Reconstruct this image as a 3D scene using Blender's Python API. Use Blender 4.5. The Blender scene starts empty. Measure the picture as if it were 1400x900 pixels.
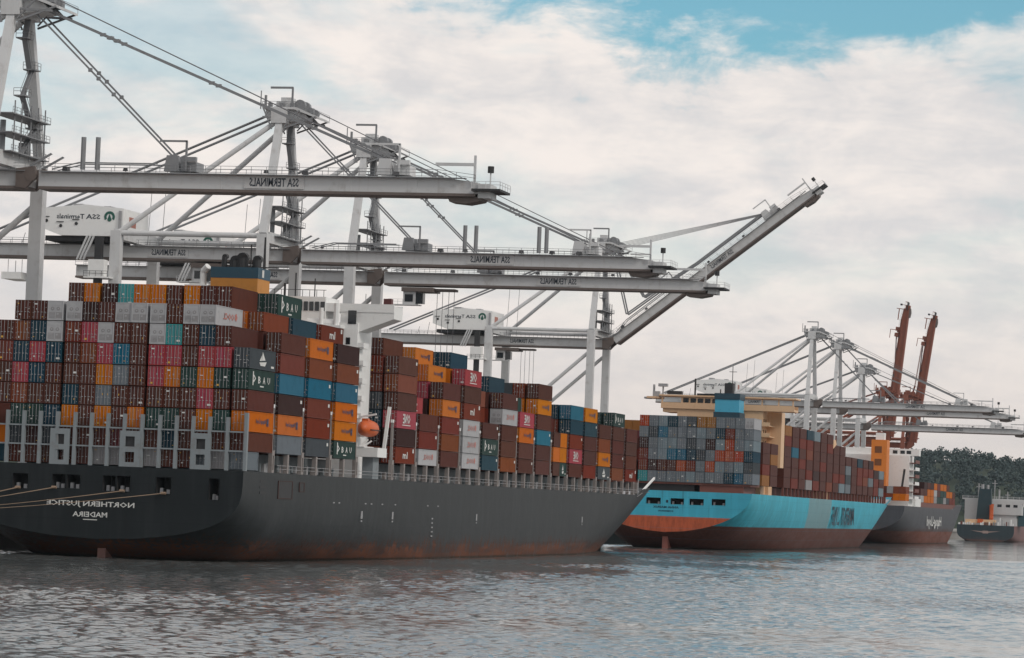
import bpy, bmesh, math, random
import numpy as np
from mathutils import Vector, Matrix, Quaternion

S = bpy.context.scene
COL = S.collection
R = math.radians
rnd = random.Random(7)

# ------------------------------------------------------------------ camera, world, sun, exposure
PHI, ROLL, PITCH = R(13.35), 0.0395, R(3.0045)
cam_d = bpy.data.cameras.new('camera'); cam = bpy.data.objects.new('camera', cam_d); COL.objects.link(cam)
cam_d.sensor_width = 36.0; cam_d.lens = 4550.0 / 1400.0 * 36.0
cam_d.clip_start = 1.0; cam_d.clip_end = 60000.0
F0 = Vector((-math.sin(PHI), math.cos(PHI), 0)); R0 = Vector((math.cos(PHI), math.sin(PHI), 0)); ZU = Vector((0, 0, 1))
FW = F0 * math.cos(PITCH) + ZU * math.sin(PITCH); U0 = -F0 * math.sin(PITCH) + ZU * math.cos(PITCH)
UP = U0 * math.cos(ROLL) - R0 * math.sin(ROLL); RT = R0 * math.cos(ROLL) + U0 * math.sin(ROLL)
M = Matrix((RT, UP, -FW)).transposed().to_4x4(); M.translation = Vector((0, 0, 10))
cam.matrix_world = M
S.camera = cam

SUN_EL, SUN_AZ = R(34), R(112)            # azimuth clockwise from +Y
W = bpy.data.worlds.new('World'); S.world = W; W.use_nodes = True
nt = W.node_tree; nt.nodes.clear()
def N(tree, t, **kw):
    n = tree.nodes.new(t)
    for k, v in kw.items():
        if k in n.inputs.keys() if isinstance(k, str) else False: n.inputs[k].default_value = v
        else: setattr(n, k, v)
    return n
def mth(tree, op, a, b=None, c=None, clamp=False):
    n = tree.nodes.new('ShaderNodeMath'); n.operation = op; n.use_clamp = clamp
    for i, v in enumerate((a, b, c)):
        if v is None: continue
        if isinstance(v, (int, float)): n.inputs[i].default_value = v
        else: tree.links.new(v, n.inputs[i])
    return n.outputs[0]
def mixc(tree, fac, a, b, blend='MIX'):
    n = tree.nodes.new('ShaderNodeMix'); n.data_type = 'RGBA'; n.blend_type = blend
    for sock, v in ((n.inputs[0], fac), (n.inputs[6], a), (n.inputs[7], b)):
        if isinstance(v, (int, float)): sock.default_value = v
        elif isinstance(v, (tuple, list)): sock.default_value = (*v[:3], 1)
        else: tree.links.new(v, sock)
    return n.outputs[2]
def sstep(tree, v, lo, hi):
    n = tree.nodes.new('ShaderNodeMapRange'); n.interpolation_type = 'SMOOTHSTEP'
    n.inputs[1].default_value = lo; n.inputs[2].default_value = hi
    tree.links.new(v, n.inputs[0]); return n.outputs[0]
def noise(tree, vec, scale, detail=4, rough=.55, dist=0.0):
    n = tree.nodes.new('ShaderNodeTexNoise'); n.inputs['Scale'].default_value = scale
    n.inputs['Detail'].default_value = detail; n.inputs['Roughness'].default_value = rough
    n.inputs['Distortion'].default_value = dist
    tree.links.new(vec, n.inputs['Vector']); return n.outputs[0]
def vmap(tree, vec, scale=(1, 1, 1), loc=(0, 0, 0)):
    n = tree.nodes.new('ShaderNodeMapping'); n.inputs['Scale'].default_value = scale; n.inputs['Location'].default_value = loc
    tree.links.new(vec, n.inputs['Vector']); return n.outputs[0]

sky = nt.nodes.new('ShaderNodeTexSky'); sky.sky_type = 'NISHITA'; sky.sun_disc = False
sky.sun_elevation = SUN_EL; sky.sun_rotation = SUN_AZ; sky.air_density = 1.0; sky.dust_density = 1.2; sky.ozone_density = 1.0
tc = nt.nodes.new('ShaderNodeTexCoord'); g = tc.outputs['Generated']
sep = nt.nodes.new('ShaderNodeSeparateXYZ'); nt.links.new(g, sep.inputs[0]); el = sep.outputs[2]
v1 = vmap(nt, g, (1.0, 1.0, 2.1), (1.3, 2.4, 0.6))
bank = noise(nt, v1, 5.5, 2, .5)                                   # where the cloud banks lie
puff = noise(nt, vmap(nt, g, (1, 1, 1.9), (2.7, 1.0, .1)), 29, 10, .62, .3)          # billows
streak = noise(nt, vmap(nt, g, (1, 1, 5.0), (5.2, 1.0, 0)), 16, 6, .6, .4)
# coverage: dense near the horizon, breaking up higher
cov = mth(nt, 'ADD', mth(nt, 'MULTIPLY', mth(nt, 'SUBTRACT', bank, .5), 1.1), mth(nt, 'MULTIPLY', mth(nt, 'SUBTRACT', puff, .5), .85))
cov = mth(nt, 'ADD', cov, mth(nt, 'MULTIPLY', mth(nt, 'SUBTRACT', streak, .5), .35))
lim = mth(nt, 'MINIMUM', mth(nt, 'MULTIPLY', mth(nt, 'SUBTRACT', .1555, el), 8.0), .42)
lim = mth(nt, 'MAXIMUM', lim, mth(nt, 'MULTIPLY', sstep(nt, el, .153, .183), .24))
mask = sstep(nt, mth(nt, 'ADD', cov, lim), -.06, .17)
thin = sstep(nt, noise(nt, vmap(nt, g, (1, 1, 2.6), (8.2, 7.0, 1.9)), 9, 5, .6, .3), .46, .66)
mask = mth(nt, 'MULTIPLY', mask, mth(nt, 'SUBTRACT', 1.0, mth(nt, 'MULTIPLY', mth(nt, 'MULTIPLY', thin, .45), sstep(nt, el, .03, .12))))
blue = mixc(nt, 1.0, sky.outputs[0], (.66, 1.06, 1.08), 'MULTIPLY')
tone = sstep(nt, mth(nt, 'ADD', mth(nt, 'MULTIPLY', puff, .6), mth(nt, 'MULTIPLY', streak, .4)), .36, .62)
cloud = mixc(nt, tone, (6.6, 6.5, 6.55), (8.8, 8.15, 7.7))
hor = mth(nt, 'ADD', .25, mth(nt, 'MULTIPLY', sstep(nt, el, .0, .085), .75))
low = mixc(nt, mth(nt, 'SUBTRACT', 1.0, hor), cloud, (6.7, 6.05, 5.68))
col = mixc(nt, mask, blue, low)
bg = nt.nodes.new('ShaderNodeBackground'); bg.inputs[1].default_value = 0.10
nt.links.new(col, bg.inputs[0])
wo = nt.nodes.new('ShaderNodeOutputWorld'); nt.links.new(bg.outputs[0], wo.inputs[0])

sd = bpy.data.lights.new('sun', 'SUN'); sd.energy = 1.3; sd.angle = R(12); sd.color = (1.0, .93, .86)
so = bpy.data.objects.new('sun', sd); COL.objects.link(so)
sunv = Vector((math.sin(SUN_AZ) * math.cos(SUN_EL), math.cos(SUN_AZ) * math.cos(SUN_EL), math.sin(SUN_EL)))
so.rotation_euler = (-sunv).to_track_quat('-Z', 'Y').to_euler()
vs = S.view_settings; vs.view_transform = 'Standard'; vs.look = 'None'; vs.gamma = 1.0; vs.use_curve_mapping = False
vs.exposure = 0.08
S.cycles.max_bounces = 6; S.cycles.volume_bounces = 0; S.cycles.use_denoising = True

# ------------------------------------------------------------------ materials
def srgb(r, g_, b):
    f = lambda c: (c / 255 / 12.92) if c / 255 <= .04045 else ((c / 255 + .055) / 1.055) ** 2.4
    return (f(r), f(g_), f(b))
def mat_new(name):
    m = bpy.data.materials.new(name); m.use_nodes = True
    t = m.node_tree; b = t.nodes['Principled BSDF']; return m, t, b
def paint(name, rgb, rough=.5, dirt=.35, dirtcol=(.06, .045, .035), streaks=.5, metal=0.0, var=.0, scale=1.0, spec=.4):
    m, t, b = mat_new(name)
    tcn = t.nodes.new('ShaderNodeTexCoord'); o = tcn.outputs['Object']
    oi = t.nodes.new('ShaderNodeObjectInfo')
    add = t.nodes.new('ShaderNodeVectorMath'); add.operation = 'ADD'
    cmb = t.nodes.new('ShaderNodeCombineXYZ')
    k = mth(t, 'MULTIPLY', oi.outputs['Random'], 97.0)
    for i in range(3): t.links.new(k, cmb.inputs[i])
    t.links.new(o, add.inputs[0]); t.links.new(cmb.outputs[0], add.inputs[1]); v = add.outputs[0]
    n1 = noise(t, v, .8 * scale, 5, .6)
    n2 = noise(t, vmap(t, v, (2.2 * scale, 2.2 * scale, .16 * scale)), 1.0, 5, .65)
    fac = mth(t, 'ADD', mth(t, 'MULTIPLY', sstep(t, n1, .5, .8), dirt), mth(t, 'MULTIPLY', sstep(t, n2, .55, .85), dirt * streaks), clamp=True)
    c = rgb
    if var:
        hv = t.nodes.new('ShaderNodeHueSaturation')
        hv.inputs['Color'].default_value = (*rgb, 1)
        t.links.new(mth(t, 'ADD', 1 - var, mth(t, 'MULTIPLY', oi.outputs['Random'], 2 * var)), hv.inputs['Value'])
        rr = mth(t, 'FRACT', mth(t, 'MULTIPLY', oi.outputs['Random'], 7.31))
        t.links.new(mth(t, 'ADD', 1 - var * .6, mth(t, 'MULTIPLY', rr, var * 1.4)), hv.inputs['Saturation'])
        r3 = mth(t, 'FRACT', mth(t, 'MULTIPLY', oi.outputs['Random'], 19.7))
        t.links.new(mth(t, 'ADD', .5 - .010, mth(t, 'MULTIPLY', r3, .016)), hv.inputs['Hue'])
        c = hv.outputs[0]
    cc = mixc(t, fac, c, dirtcol)
    t.links.new(cc, b.inputs['Base Color'])
    b.inputs['Roughness'].default_value = rough; b.inputs['Metallic'].default_value = metal
    b.inputs['Specular IOR Level'].default_value = spec
    t.links.new(mth(t, 'ADD', rough - .06, mth(t, 'MULTIPLY', n1, .14)), b.inputs['Roughness'])
    return m
CRANE = paint('crane_paint', (.54, .545, .55), .5, .5, (.27, .24, .22), streaks=1.0, scale=.6)
CRANE_D = paint('crane_runway_steel', (.13, .105, .095), .6, .4)
STEEL = paint('galvanised_steel', (.32, .32, .33), .5, .3)
DARK = paint('dark_machinery', (.028, .028, .03), .6, .2)
ROPE = paint('wire_rope', (.12, .12, .13), .6, .1)
STAY = paint('stay_steel', (.21, .215, .225), .5, .2)
GLASS = paint('window_glass', (.012, .016, .02), .12, .05, spec=.6)
WHITE = paint('white_paint', (.74, .74, .73), .45, .18, (.3, .24, .2))
SIGNW = paint('sign_white', (.50, .50, .50), .5, .1)
INK = paint('lettering_ink', (.035, .045, .06), .6, .05)
GREEN = paint('emblem_green', (.02, .10, .075), .5, .05)
LWHITE = paint('lettering_white', (.60, .60, .58), .5, .1)
LRED = paint('lettering_red', (.46, .15, .12), .5, .1)
LBLUE = paint('lettering_navy', (.02, .04, .10), .5, .05)
RED = paint('red_oxide_crane', (.23, .075, .045), .6, .35, (.05, .03, .025))
YEL = paint('plate_yellow', (.60, .33, .05), .5, .1)
CONC = paint('quay_concrete', (.24, .23, .215), .8, .3, scale=.3)
ROPEO = paint('mooring_rope', (.24, .17, .12), .8, .3)
ORANGE = paint('lifeboat_orange', (.56, .105, .02), .45, .35, (.12, .05, .03))

def hull_mat(name, top, boot, zline, rust=.5, rough=.34, zr=4.0, patch=None, spec=.5):
    m, t, b = mat_new(name)
    ge = t.nodes.new('ShaderNodeNewGeometry'); p = ge.outputs['Position']
    sp = t.nodes.new('ShaderNodeSeparateXYZ'); t.links.new(p, sp.inputs[0])
    n1 = noise(t, vmap(t, p, (.05, .05, .05)), 1.0, 6, .6)
    n2 = noise(t, vmap(t, p, (.5, .5, .035)), 1.0, 6, .65)
    n3 = noise(t, vmap(t, p, (.9, .9, .25)), 1.0, 6, .7)
    plates = noise(t, vmap(t, p, (.02, .085, .30)), 1.0, 1, .3)
    z = sp.outputs[2]
    topc = mixc(t, mth(t, 'MULTIPLY', sstep(t, n2, .42, .72), .6), top, tuple(c * 1.45 + .008 for c in top))
    topc = mixc(t, mth(t, 'MULTIPLY', sstep(t, n1, .45, .7), .4), topc, tuple(c * .72 for c in top))
    topc = mixc(t, mth(t, 'MULTIPLY', sstep(t, plates, .5, .62), .16), topc, tuple(c * 1.3 for c in top))
    if patch:
        y0, y1, pc = patch
        e = mth(t, 'MULTIPLY', mth(t, 'SUBTRACT', n2, .5), 6.0)
        yy = mth(t, 'ADD', sp.outputs[1], e)
        pm = mth(t, 'MULTIPLY', sstep(t, yy, y0 - 1, y0 + 1), mth(t, 'SUBTRACT', 1.0, sstep(t, yy, y1 - 1, y1 + 1)))
        topc = mixc(t, mth(t, 'MULTIPLY', pm, .75), topc, pc)
    bootc = mixc(t, sstep(t, n3, .35, .7), boot, tuple(c * .55 for c in boot))
    bl = mth(t, 'SUBTRACT', 1.0, sstep(t, mth(t, 'ADD', z, mth(t, 'MULTIPLY', mth(t, 'SUBTRACT', n3, .5), .35)), zline - .12, zline + .12))
    c = mixc(t, bl, topc, bootc)
    rz = mth(t, 'SUBTRACT', 1.0, sstep(t, z, zline - .3, zline + zr))
    n4 = noise(t, vmap(t, p, (1.6, 1.6, .30)), 1.0, 7, .72)
    rm = mth(t, 'MULTIPLY', sstep(t, mth(t, 'ADD', n4, mth(t, 'MULTIPLY', rz, .25)), .645, .73), rust)
    rm = mth(t, 'MULTIPLY', mth(t, 'MULTIPLY', rm, mth(t, 'ADD', .15, rz), clamp=True), mth(t, 'ADD', .40, mth(t, 'MULTIPLY', sstep(t, noise(t, vmap(t, p, (.07, .07, .4), (4, 9, 2)), 1.0, 4, .6), .38, .62), .60)))
    c = mixc(t, rm, c, (.15, .060, .036))
    n5 = noise(t, vmap(t, p, (.75, .75, .055), (7, 3, 1)), 1.0, 5, .6)
    c = mixc(t, mth(t, 'MULTIPLY', sstep(t, n5, .60, .72), .35), c, (.012, .012, .012))
    cy = t.nodes.new('ShaderNodeCombineXYZ'); t.links.new(sp.outputs[1], cy.inputs[0]); t.links.new(z, cy.inputs[1])
    br = t.nodes.new('ShaderNodeTexBrick'); br.inputs['Scale'].default_value = 1.0; br.inputs['Brick Width'].default_value = 11.0; br.inputs['Row Height'].default_value = 2.7
    br.inputs['Mortar Size'].default_value = .07; br.inputs['Mortar Smooth'].default_value = .6; t.links.new(cy.outputs[0], br.inputs['Vector'])
    c = mixc(t, mth(t, 'MULTIPLY', br.outputs['Fac'], .30), c, tuple(x * .5 for x in top))
    wl = mth(t, 'SUBTRACT', 1.0, sstep(t, mth(t, 'ADD', z, mth(t, 'MULTIPLY', n2, .3)), .35, .65))
    c = mixc(t, mth(t, 'MULTIPLY', wl, .7), c, (.02, .022, .016))
    t.links.new(c, b.inputs['Base Color']); b.inputs['Specular IOR Level'].default_value = spec
    t.links.new(mth(t, 'ADD', rough, mth(t, 'MULTIPLY', rm, .4)), b.inputs['Roughness'])
    bp = t.nodes.new('ShaderNodeBump'); bp.inputs['Strength'].default_value = .25; bp.inputs['Distance'].default_value = .25
    t.links.new(noise(t, vmap(t, p, (.2, .22, .3)), 1.0, 3, .5), bp.inputs['Height']); t.links.new(bp.outputs[0], b.inputs['Normal'])
    return m
H1 = hull_mat('charcoal_hull', (.016, .0195, .0215), (.055, .033, .027), 1.0, rust=1.0, zr=5.2, spec=.18, rough=.46)
H1T = hull_mat('charcoal_transom', (.013, .0165, .0185), (.055, .033, .027), -5, rust=.12, zr=1.0, spec=.18, rough=.46)
H2 = hull_mat('sky_blue_hull', srgb(58, 158, 178), (.125, .044, .034), 6.3, rust=.25, zr=.6, rough=.5, spec=.15, patch=(955, 1003, srgb(118, 138, 140)))
H2O = hull_mat('sky_blue_transom', srgb(58, 158, 182), (.50, .095, .030), 8.4, rust=.15, zr=.5, rough=.45)
H3 = hull_mat('slate_grey_hull', (.060, .063, .072), (.20, .075, .055), 5.2, rust=.4, rough=.5, spec=.15)
H4 = hull_mat('dark_teal_hull', (.018, .032, .040), (.12, .04, .03), .7, rust=.3, rough=.45)
H4R = hull_mat('tanker_side', (.14, .055, .05), (.12, .04, .03), .7, rust=.3, rough=.5)
CREAM = paint('cream_superstructure', (.66, .435, .265), .5, .25, (.35, .24, .16))

# ------------------------------------------------------------------ mesh building helpers
class MB:
    def __init__(s): s.v = []; s.f = []; s.m = []
    def add(s, vs_, fs, mi=0):
        o = len(s.v); s.v += [tuple(x) for x in vs_]
        s.f += [tuple(i + o for i in f) for f in fs]; s.m += [mi] * len(fs); return s
    def box(s, x0, x1, y0, y1, z0, z1, mi=0):
        return s.add([(x0, y0, z0), (x1, y0, z0), (x1, y1, z0), (x0, y1, z0), (x0, y0, z1), (x1, y0, z1), (x1, y1, z1), (x0, y1, z1)],
                     [(0, 3, 2, 1), (4, 5, 6, 7), (0, 1, 5, 4), (1, 2, 6, 5), (2, 3, 7, 6), (3, 0, 4, 7)], mi)
    def cbox(s, c, d, mi=0):
        return s.box(c[0] - d[0] / 2, c[0] + d[0] / 2, c[1] - d[1] / 2, c[1] + d[1] / 2, c[2] - d[2] / 2, c[2] + d[2] / 2, mi)
    def beam(s, p0, p1, w, h, mi=0, w1=None, h1=None):
        p0 = Vector(p0); p1 = Vector(p1); d = (p1 - p0).normalized()
        up = Vector((0, 0, 1)) if abs(d.z) < .97 else Vector((0, 1, 0))
        a = d.cross(up).normalized(); b = a.cross(d).normalized()
        w1 = w if w1 is None else w1; h1 = h if h1 is None else h1
        vs_ = []
        for p, ww, hh in ((p0, w, h), (p1, w1, h1)):
            for sx, sz in ((-1, -1), (1, -1), (1, 1), (-1, 1)): vs_.append(p + a * sx * ww / 2 + b * sz * hh / 2)
        return s.add(vs_, [(0, 1, 2, 3), (7, 6, 5, 4), (0, 4, 5, 1), (1, 5, 6, 2), (2, 6, 7, 3), (3, 7, 4, 0)], mi)
    def tube(s, p0, p1, r, n=8, mi=0, r1=None):
        p0 = Vector(p0); p1 = Vector(p1); d = (p1 - p0).normalized()
        up = Vector((0, 0, 1)) if abs(d.z) < .97 else Vector((0, 1, 0))
        a = d.cross(up).normalized(); b = a.cross(d).normalized(); r1 = r if r1 is None else r1
        vs_ = [p + (a * math.cos(2 * math.pi * i / n) + b * math.sin(2 * math.pi * i / n)) * rr for p, rr in ((p0, r), (p1, r1)) for i in range(n)]
        fs = [(i, (i + 1) % n, n + (i + 1) % n, n + i) for i in range(n)] + [tuple(range(n - 1, -1, -1)), tuple(range(n, 2 * n))]
        return s.add(vs_, fs, mi)
    def prism(s, poly, y0, y1, mi=0):        # polygon in x-z extruded along y
        n = len(poly)
        vs_ = [(x, y0, z) for x, z in poly] + [(x, y1, z) for x, z in poly]
        return s.add(vs_, [tuple(range(n)), tuple(range(2 * n - 1, n - 1, -1))] + [(i, n + i, n + (i + 1) % n, (i + 1) % n) for i in range(n)], mi)
    def mesh(s, name, mats, smooth=False):
        me = bpy.data.meshes.new(name); me.from_pydata(s.v, [], s.f)
        for m in mats: me.materials.append(m)
        if len(mats) > 1: me.polygons.foreach_set('material_index', s.m)
        bm = bmesh.new(); bm.from_mesh(me); bmesh.ops.recalc_face_normals(bm, faces=bm.faces[:]); bm.to_mesh(me); bm.free()
        if smooth: me.polygons.foreach_set('use_smooth', [True] * len(me.polygons))
        me.update(); return me
    def build(s, name, mats, parent=None, smooth=False, loc=None):
        if not isinstance(mats, (list, tuple)): mats = [mats]
        return link(name, s.mesh(name, mats, smooth), parent, loc)
def link(name, me, parent=None, loc=None):
    o = bpy.data.objects.new(name, me); COL.objects.link(o)
    if parent is not None: o.parent = parent
    if loc is not None: o.location = loc
    return o
def tag(o, label, cat, group=None):
    o['label'] = label; o['category'] = cat
    if group: o['group'] = group
    return o
def empty(name, loc):
    o = bpy.data.objects.new(name, None); COL.objects.link(o); o.location = loc; return o
def structure(o): o['kind'] = 'structure'; return o

def railing(m, pts, h=1.1, step=2.4, r=.045, mi=0):
    for p0, p1 in zip(pts, pts[1:]):
        p0 = Vector(p0); p1 = Vector(p1); n = max(1, int((p1 - p0).length / step))
        for i in range(n + 1):
            q = p0.lerp(p1, i / n); m.tube(q, q + Vector((0, 0, h)), r, 4, mi)
        for hh in (h, h * .55): m.tube(p0 + Vector((0, 0, hh)), p1 + Vector((0, 0, hh)), r * .8, 4, mi)

_tc = {}
def text_geo(txt):
    if txt not in _tc:
        cu = bpy.data.curves.new('lettering', 'FONT'); cu.body = txt; cu.resolution_u = 1; cu.fill_mode = 'BOTH'; cu.extrude = 0; cu.offset = .018
        ob = bpy.data.objects.new('lettering_source', cu); COL.objects.link(ob)
        dg = bpy.context.evaluated_depsgraph_get(); me = bpy.data.meshes.new_from_object(ob.evaluated_get(dg))
        v = np.array([x.co[:2] for x in me.vertices]); f = [tuple(p.vertices) for p in me.polygons]
        bpy.data.objects.remove(ob); bpy.data.curves.remove(cu); bpy.data.meshes.remove(me)
        v = v - v.min(0); v = v / v.max(0); _tc[txt] = (v, f)
    return _tc[txt]
def lettering(mb, txt, c, w, h, plane, mi=0, mirror=True, thick=.03):
    """the photograph is mirrored left to right, so the writing reads mirrored too"""
    v, f = text_geo(txt); o = len(mb.v)
    for a, b_ in v:
        a = (a - .5) * (-1 if mirror else 1) * w; b_ = (b_ - .5) * h
        mb.v.append((c[0] + a, c[1], c[2] + b_) if plane == 'Y' else (c[0], c[1] + a, c[2] + b_))
    for q in f: mb.f.append(tuple(i + o for i in q)); mb.m.append(mi)

# ------------------------------------------------------------------ water, quay, hill
def water_mat():
    m, t, b = mat_new('harbour_water')
    b.inputs['Base Color'].default_value = (.10, .108, .108, 1); b.inputs['IOR'].default_value = 1.7
    b.inputs['Roughness'].default_value = .07
    ge = t.nodes.new('ShaderNodeNewGeometry'); p = ge.outputs['Position']
    n1 = noise(t, vmap(t, p, (1.5, 1.5, 1)), 1.0, 4, .6, .3)
    n2 = noise(t, vmap(t, p, (.5, .5, 1)), 1.0, 3, .5, .3)
    gust = sstep(t, noise(t, vmap(t, p, (.010, .016, 1)), 1.0, 4, .6), .38, .66)
    b1 = t.nodes.new('ShaderNodeBump'); b1.inputs['Distance'].default_value = .22
    t.links.new(mth(t, 'ADD', .14, mth(t, 'MULTIPLY', gust, .34)), b1.inputs['Strength'])
    t.links.new(mth(t, 'ADD', mth(t, 'MULTIPLY', n1, .45), n2), b1.inputs['Height']); t.links.new(b1.outputs[0], b.inputs['Normal'])
    return m
WATER = water_mat()
def water():
    d = np.concatenate([np.linspace(165, 900, 1450), np.geomspace(900.6, 2400, 280)]); rows, cols = len(d), 340
    a = np.linspace(-R(25.0), R(4.0), cols)
    D, A = np.meshgrid(d, a, indexing='ij')
    X = D * np.sin(A); Y = D * np.cos(A)
    sp = np.gradient(d)[:, None]
    Z = np.zeros_like(X); rg = np.random.RandomState(3)
    gust = .60 + .34 * np.sin(X * .021 + Y * .017 + 1.3 * np.sin(Y * .011)) * np.sin(Y * .024 - X * .009 + .7) + .16 * np.sin(Y * .07 + 1.5 * np.sin(X * .03))
    DX = np.zeros_like(X); DY = np.zeros_like(X)
    for i in range(46):
        L = .75 * (2.8 / .75) ** rg.rand(); th = R(250) + rg.randn() * .75; k = 2 * math.pi / L
        amp = .0128 * L ** .75 * (.6 + .8 * rg.rand())
        vis = np.clip((L / (sp * 2.0)) - .6, 0, 1)
        ph = rg.rand() * 6.28 + k * (X * math.cos(th) + Y * math.sin(th)) + .6 * np.sin(X * .05 * rg.rand() + Y * .04)
        Z += amp * vis * gust * np.sin(ph)
        DX -= .6 * amp * vis * gust * np.cos(ph) * math.cos(th); DY -= .6 * amp * vis * gust * np.cos(ph) * math.sin(th)
    Z *= np.clip((420 / D) ** .3, .6, 1.1); edge = np.minimum(1, np.minimum(np.arange(cols), np.arange(cols)[::-1]) / 8.0)[None, :]
    Z = Z * edge
    V = np.stack([X + DX, Y + DY, Z], -1).reshape(-1, 3)
    i = np.arange(rows - 1)[:, None] * cols + np.arange(cols - 1)[None, :]
    Fq = np.stack([i, i + 1, i + cols + 1, i + cols], -1).reshape(-1, 4)
    me = bpy.data.meshes.new('water'); nv, nf = len(V), len(Fq)
    me.vertices.add(nv); me.vertices.foreach_set('co', V.ravel().astype(np.float32))
    me.loops.add(nf * 4); me.loops.foreach_set('vertex_index', Fq.ravel().astype(np.int32))
    me.polygons.add(nf); me.polygons.foreach_set('loop_start', (np.arange(nf) * 4).astype(np.int32))
    me.polygons.foreach_set('loop_total', np.full(nf, 4, np.int32)); me.polygons.foreach_set('use_smooth', np.ones(nf, bool))
    me.update(calc_edges=True); me.materials.append(WATER)
    w = structure(link('water', me))
    # the still outer sheet runs on to the horizon
    mb = MB(); mb.add([(-30000, -3000, -.3), (30000, -3000, -.3), (30000, 40000, -.3), (-30000, 40000, -.3)], [(0, 1, 2, 3)])
    structure(mb.build('open_water', WATER))
water()

mb = MB(); mb.box(-1500, -193, 60, 2600, -6, 4.4); mb.box(-193, -192.4, 60, 2600, 3.7, 4.55)
structure(mb.build('quay', CONC))

# ------------------------------------------------------------------ shipping containers
CC = {  # code: (word, base colour)
 'b': ('brown', (.100, .036, .025)), 'd': ('dark brown', (.050, .021, .018)), 'r': ('red-brown', (.175, .038, .020)),
 'x': ('rust-coloured', (.205, .063, .030)), 'o': ('orange', (.56, .165, .010)), 'p': ('pink', (.38, .062, .078)),
 'w': ('white', (.44, .44, .455)), 'l': ('pale grey', (.31, .30, .305)), 'n': ('navy', (.018, .052, .078)),
 't': ('turquoise', (.055, .30, .32)), 'u': ('blue', (.028, .135, .215)), 'g': ('dark green', (.030, .062, .056)),
 'y': ('grey', (.175, .20, .225)), 'k': ('slate', (.062, .072, .082)), 'm': ('maroon', (.155, .040, .044)),
 's': ('steel blue-grey', (.21, .265, .30)), 'a': ('amber', (.32, .15, .045)), 'e': ('scarlet', (.42, .085, .035)), 'c': ('tan', (.44, .25, .13))}
CM = {k: paint('container_' + v[0].replace(' ', '_').replace('-', '_'), tuple(c * .82 for c in v[1]), .58, .42, tuple(c * .32 + .010 for c in v[1]), var=.14 if k not in 'wlop' else .06, spec=.10) for k, v in CC.items()}
CWID, CL40, CL20 = 2.39, 12.19, 6.06
def container_mesh(L):
    H = 2.9; m = MB(); w = CWID / 2
    # corrugated sides, roof, floor, front end
    ncor = int(L / .56)
    for sx in (-1, 1):
        pts = []
        for i in range(ncor):
            y = .18 + (L - .36) * i / ncor; st = (L - .36) / ncor
            pts += [(w - .035, y), (w - .035, y + st * .35), (w - .075, y + st * .5), (w - .075, y + st * .85)]
        pts.append((w - .035, L - .18))
        vs_ = [(sx * a, y, .17) for a, y in pts] + [(sx * a, y, H - .13) for a, y in pts]; n = len(pts)
        m.add(vs_, [(i, i + 1, n + i + 1, n + i) for i in range(n - 1)])
        m.box(sx * w - (.12 if sx > 0 else 0), sx * w + (.12 if sx < 0 else 0), .16, L - .16, 0, .17)        # bottom rail
        m.box(sx * w - (.08 if sx > 0 else 0), sx * w + (.08 if sx < 0 else 0), .16, L - .16, H - .13, H)    # top rail
        for y in (0, L - .16): m.box(sx * w - (.16 if sx > 0 else 0), sx * w + (.16 if sx < 0 else 0), y, y + .16, 0, H)  # corner posts
    m.box(-w + .08, w - .08, .12, L - .05, H - .10, H - .03); m.box(-w + .12, w - .12, .12, L - .05, .05, .12)
    for y0, y1 in ((.03, .14), (L - .14, L - .01)):
        m.box(-w + .16, w - .16, y0, y1, 0, .16); m.box(-w + .16, w - .16, y0, y1, H - .14, H - .002)
    m.box(-w + .16, w - .16, L - .09, L - .05, .16, H - .14)
    me = m.mesh('shipping_container', [None]); return me
CONT = {CL40: container_mesh(CL40), CL20: container_mesh(CL20)}
def door_mesh(side, var):
    """one door leaf with two lock rods and its small plates; side -1 left, +1 right"""
    H = 2.9; m = MB(); rr = random.Random(var * 17 + side * 5); x0, x1 = (-1.025, -.012) if side < 0 else (.012, 1.025)
    m.box(x0, x1, .055, .115, .165, H - .145)
    for i in range(3):
        a = x0 + .08 + i * (x1 - x0 - .06) / 3; m.box(a, a + .22, .03, .054, .30, H - .30)
    for q in (.22, .70):
        a = x0 + (x1 - x0) * q; m.box(a - .022, a + .022, -.03, .02, .10, H - .06, 1)
        m.box(a - .06, a + .22, -.035, .015, 1.12, 1.20, 1)
    for zz in (.35, 1.0, 1.8, 2.5): m.box(x0 if side < 0 else x1 - .1, x0 + .1 if side < 0 else x1, .02, .05, zz, zz + .09, 1)
    for _ in range(rr.choice((0, 1, 1, 2, 2, 3))):
        w_ = rr.choice((.10, .14, .2, .3, .5)); h_ = rr.choice((.09, .12, .18, .26)); cx = rr.uniform(x0 + w_ / 2 + .05, x1 - w_ / 2 - .05); cz = rr.choice((2.35, 2.4, 2.2, 1.75, 1.6, .55, .45, .75))
        m.box(cx - w_ / 2, cx + w_ / 2, -.012, .018, cz - h_ / 2, cz + h_ / 2, rr.choice((2, 2, 3, 1)))
    return m.mesh('door', [None, STEEL, LWHITE, YEL])
DOORS = {(s, v): door_mesh(s, v) for s in (-1, 1) for v in range(14)}
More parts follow.
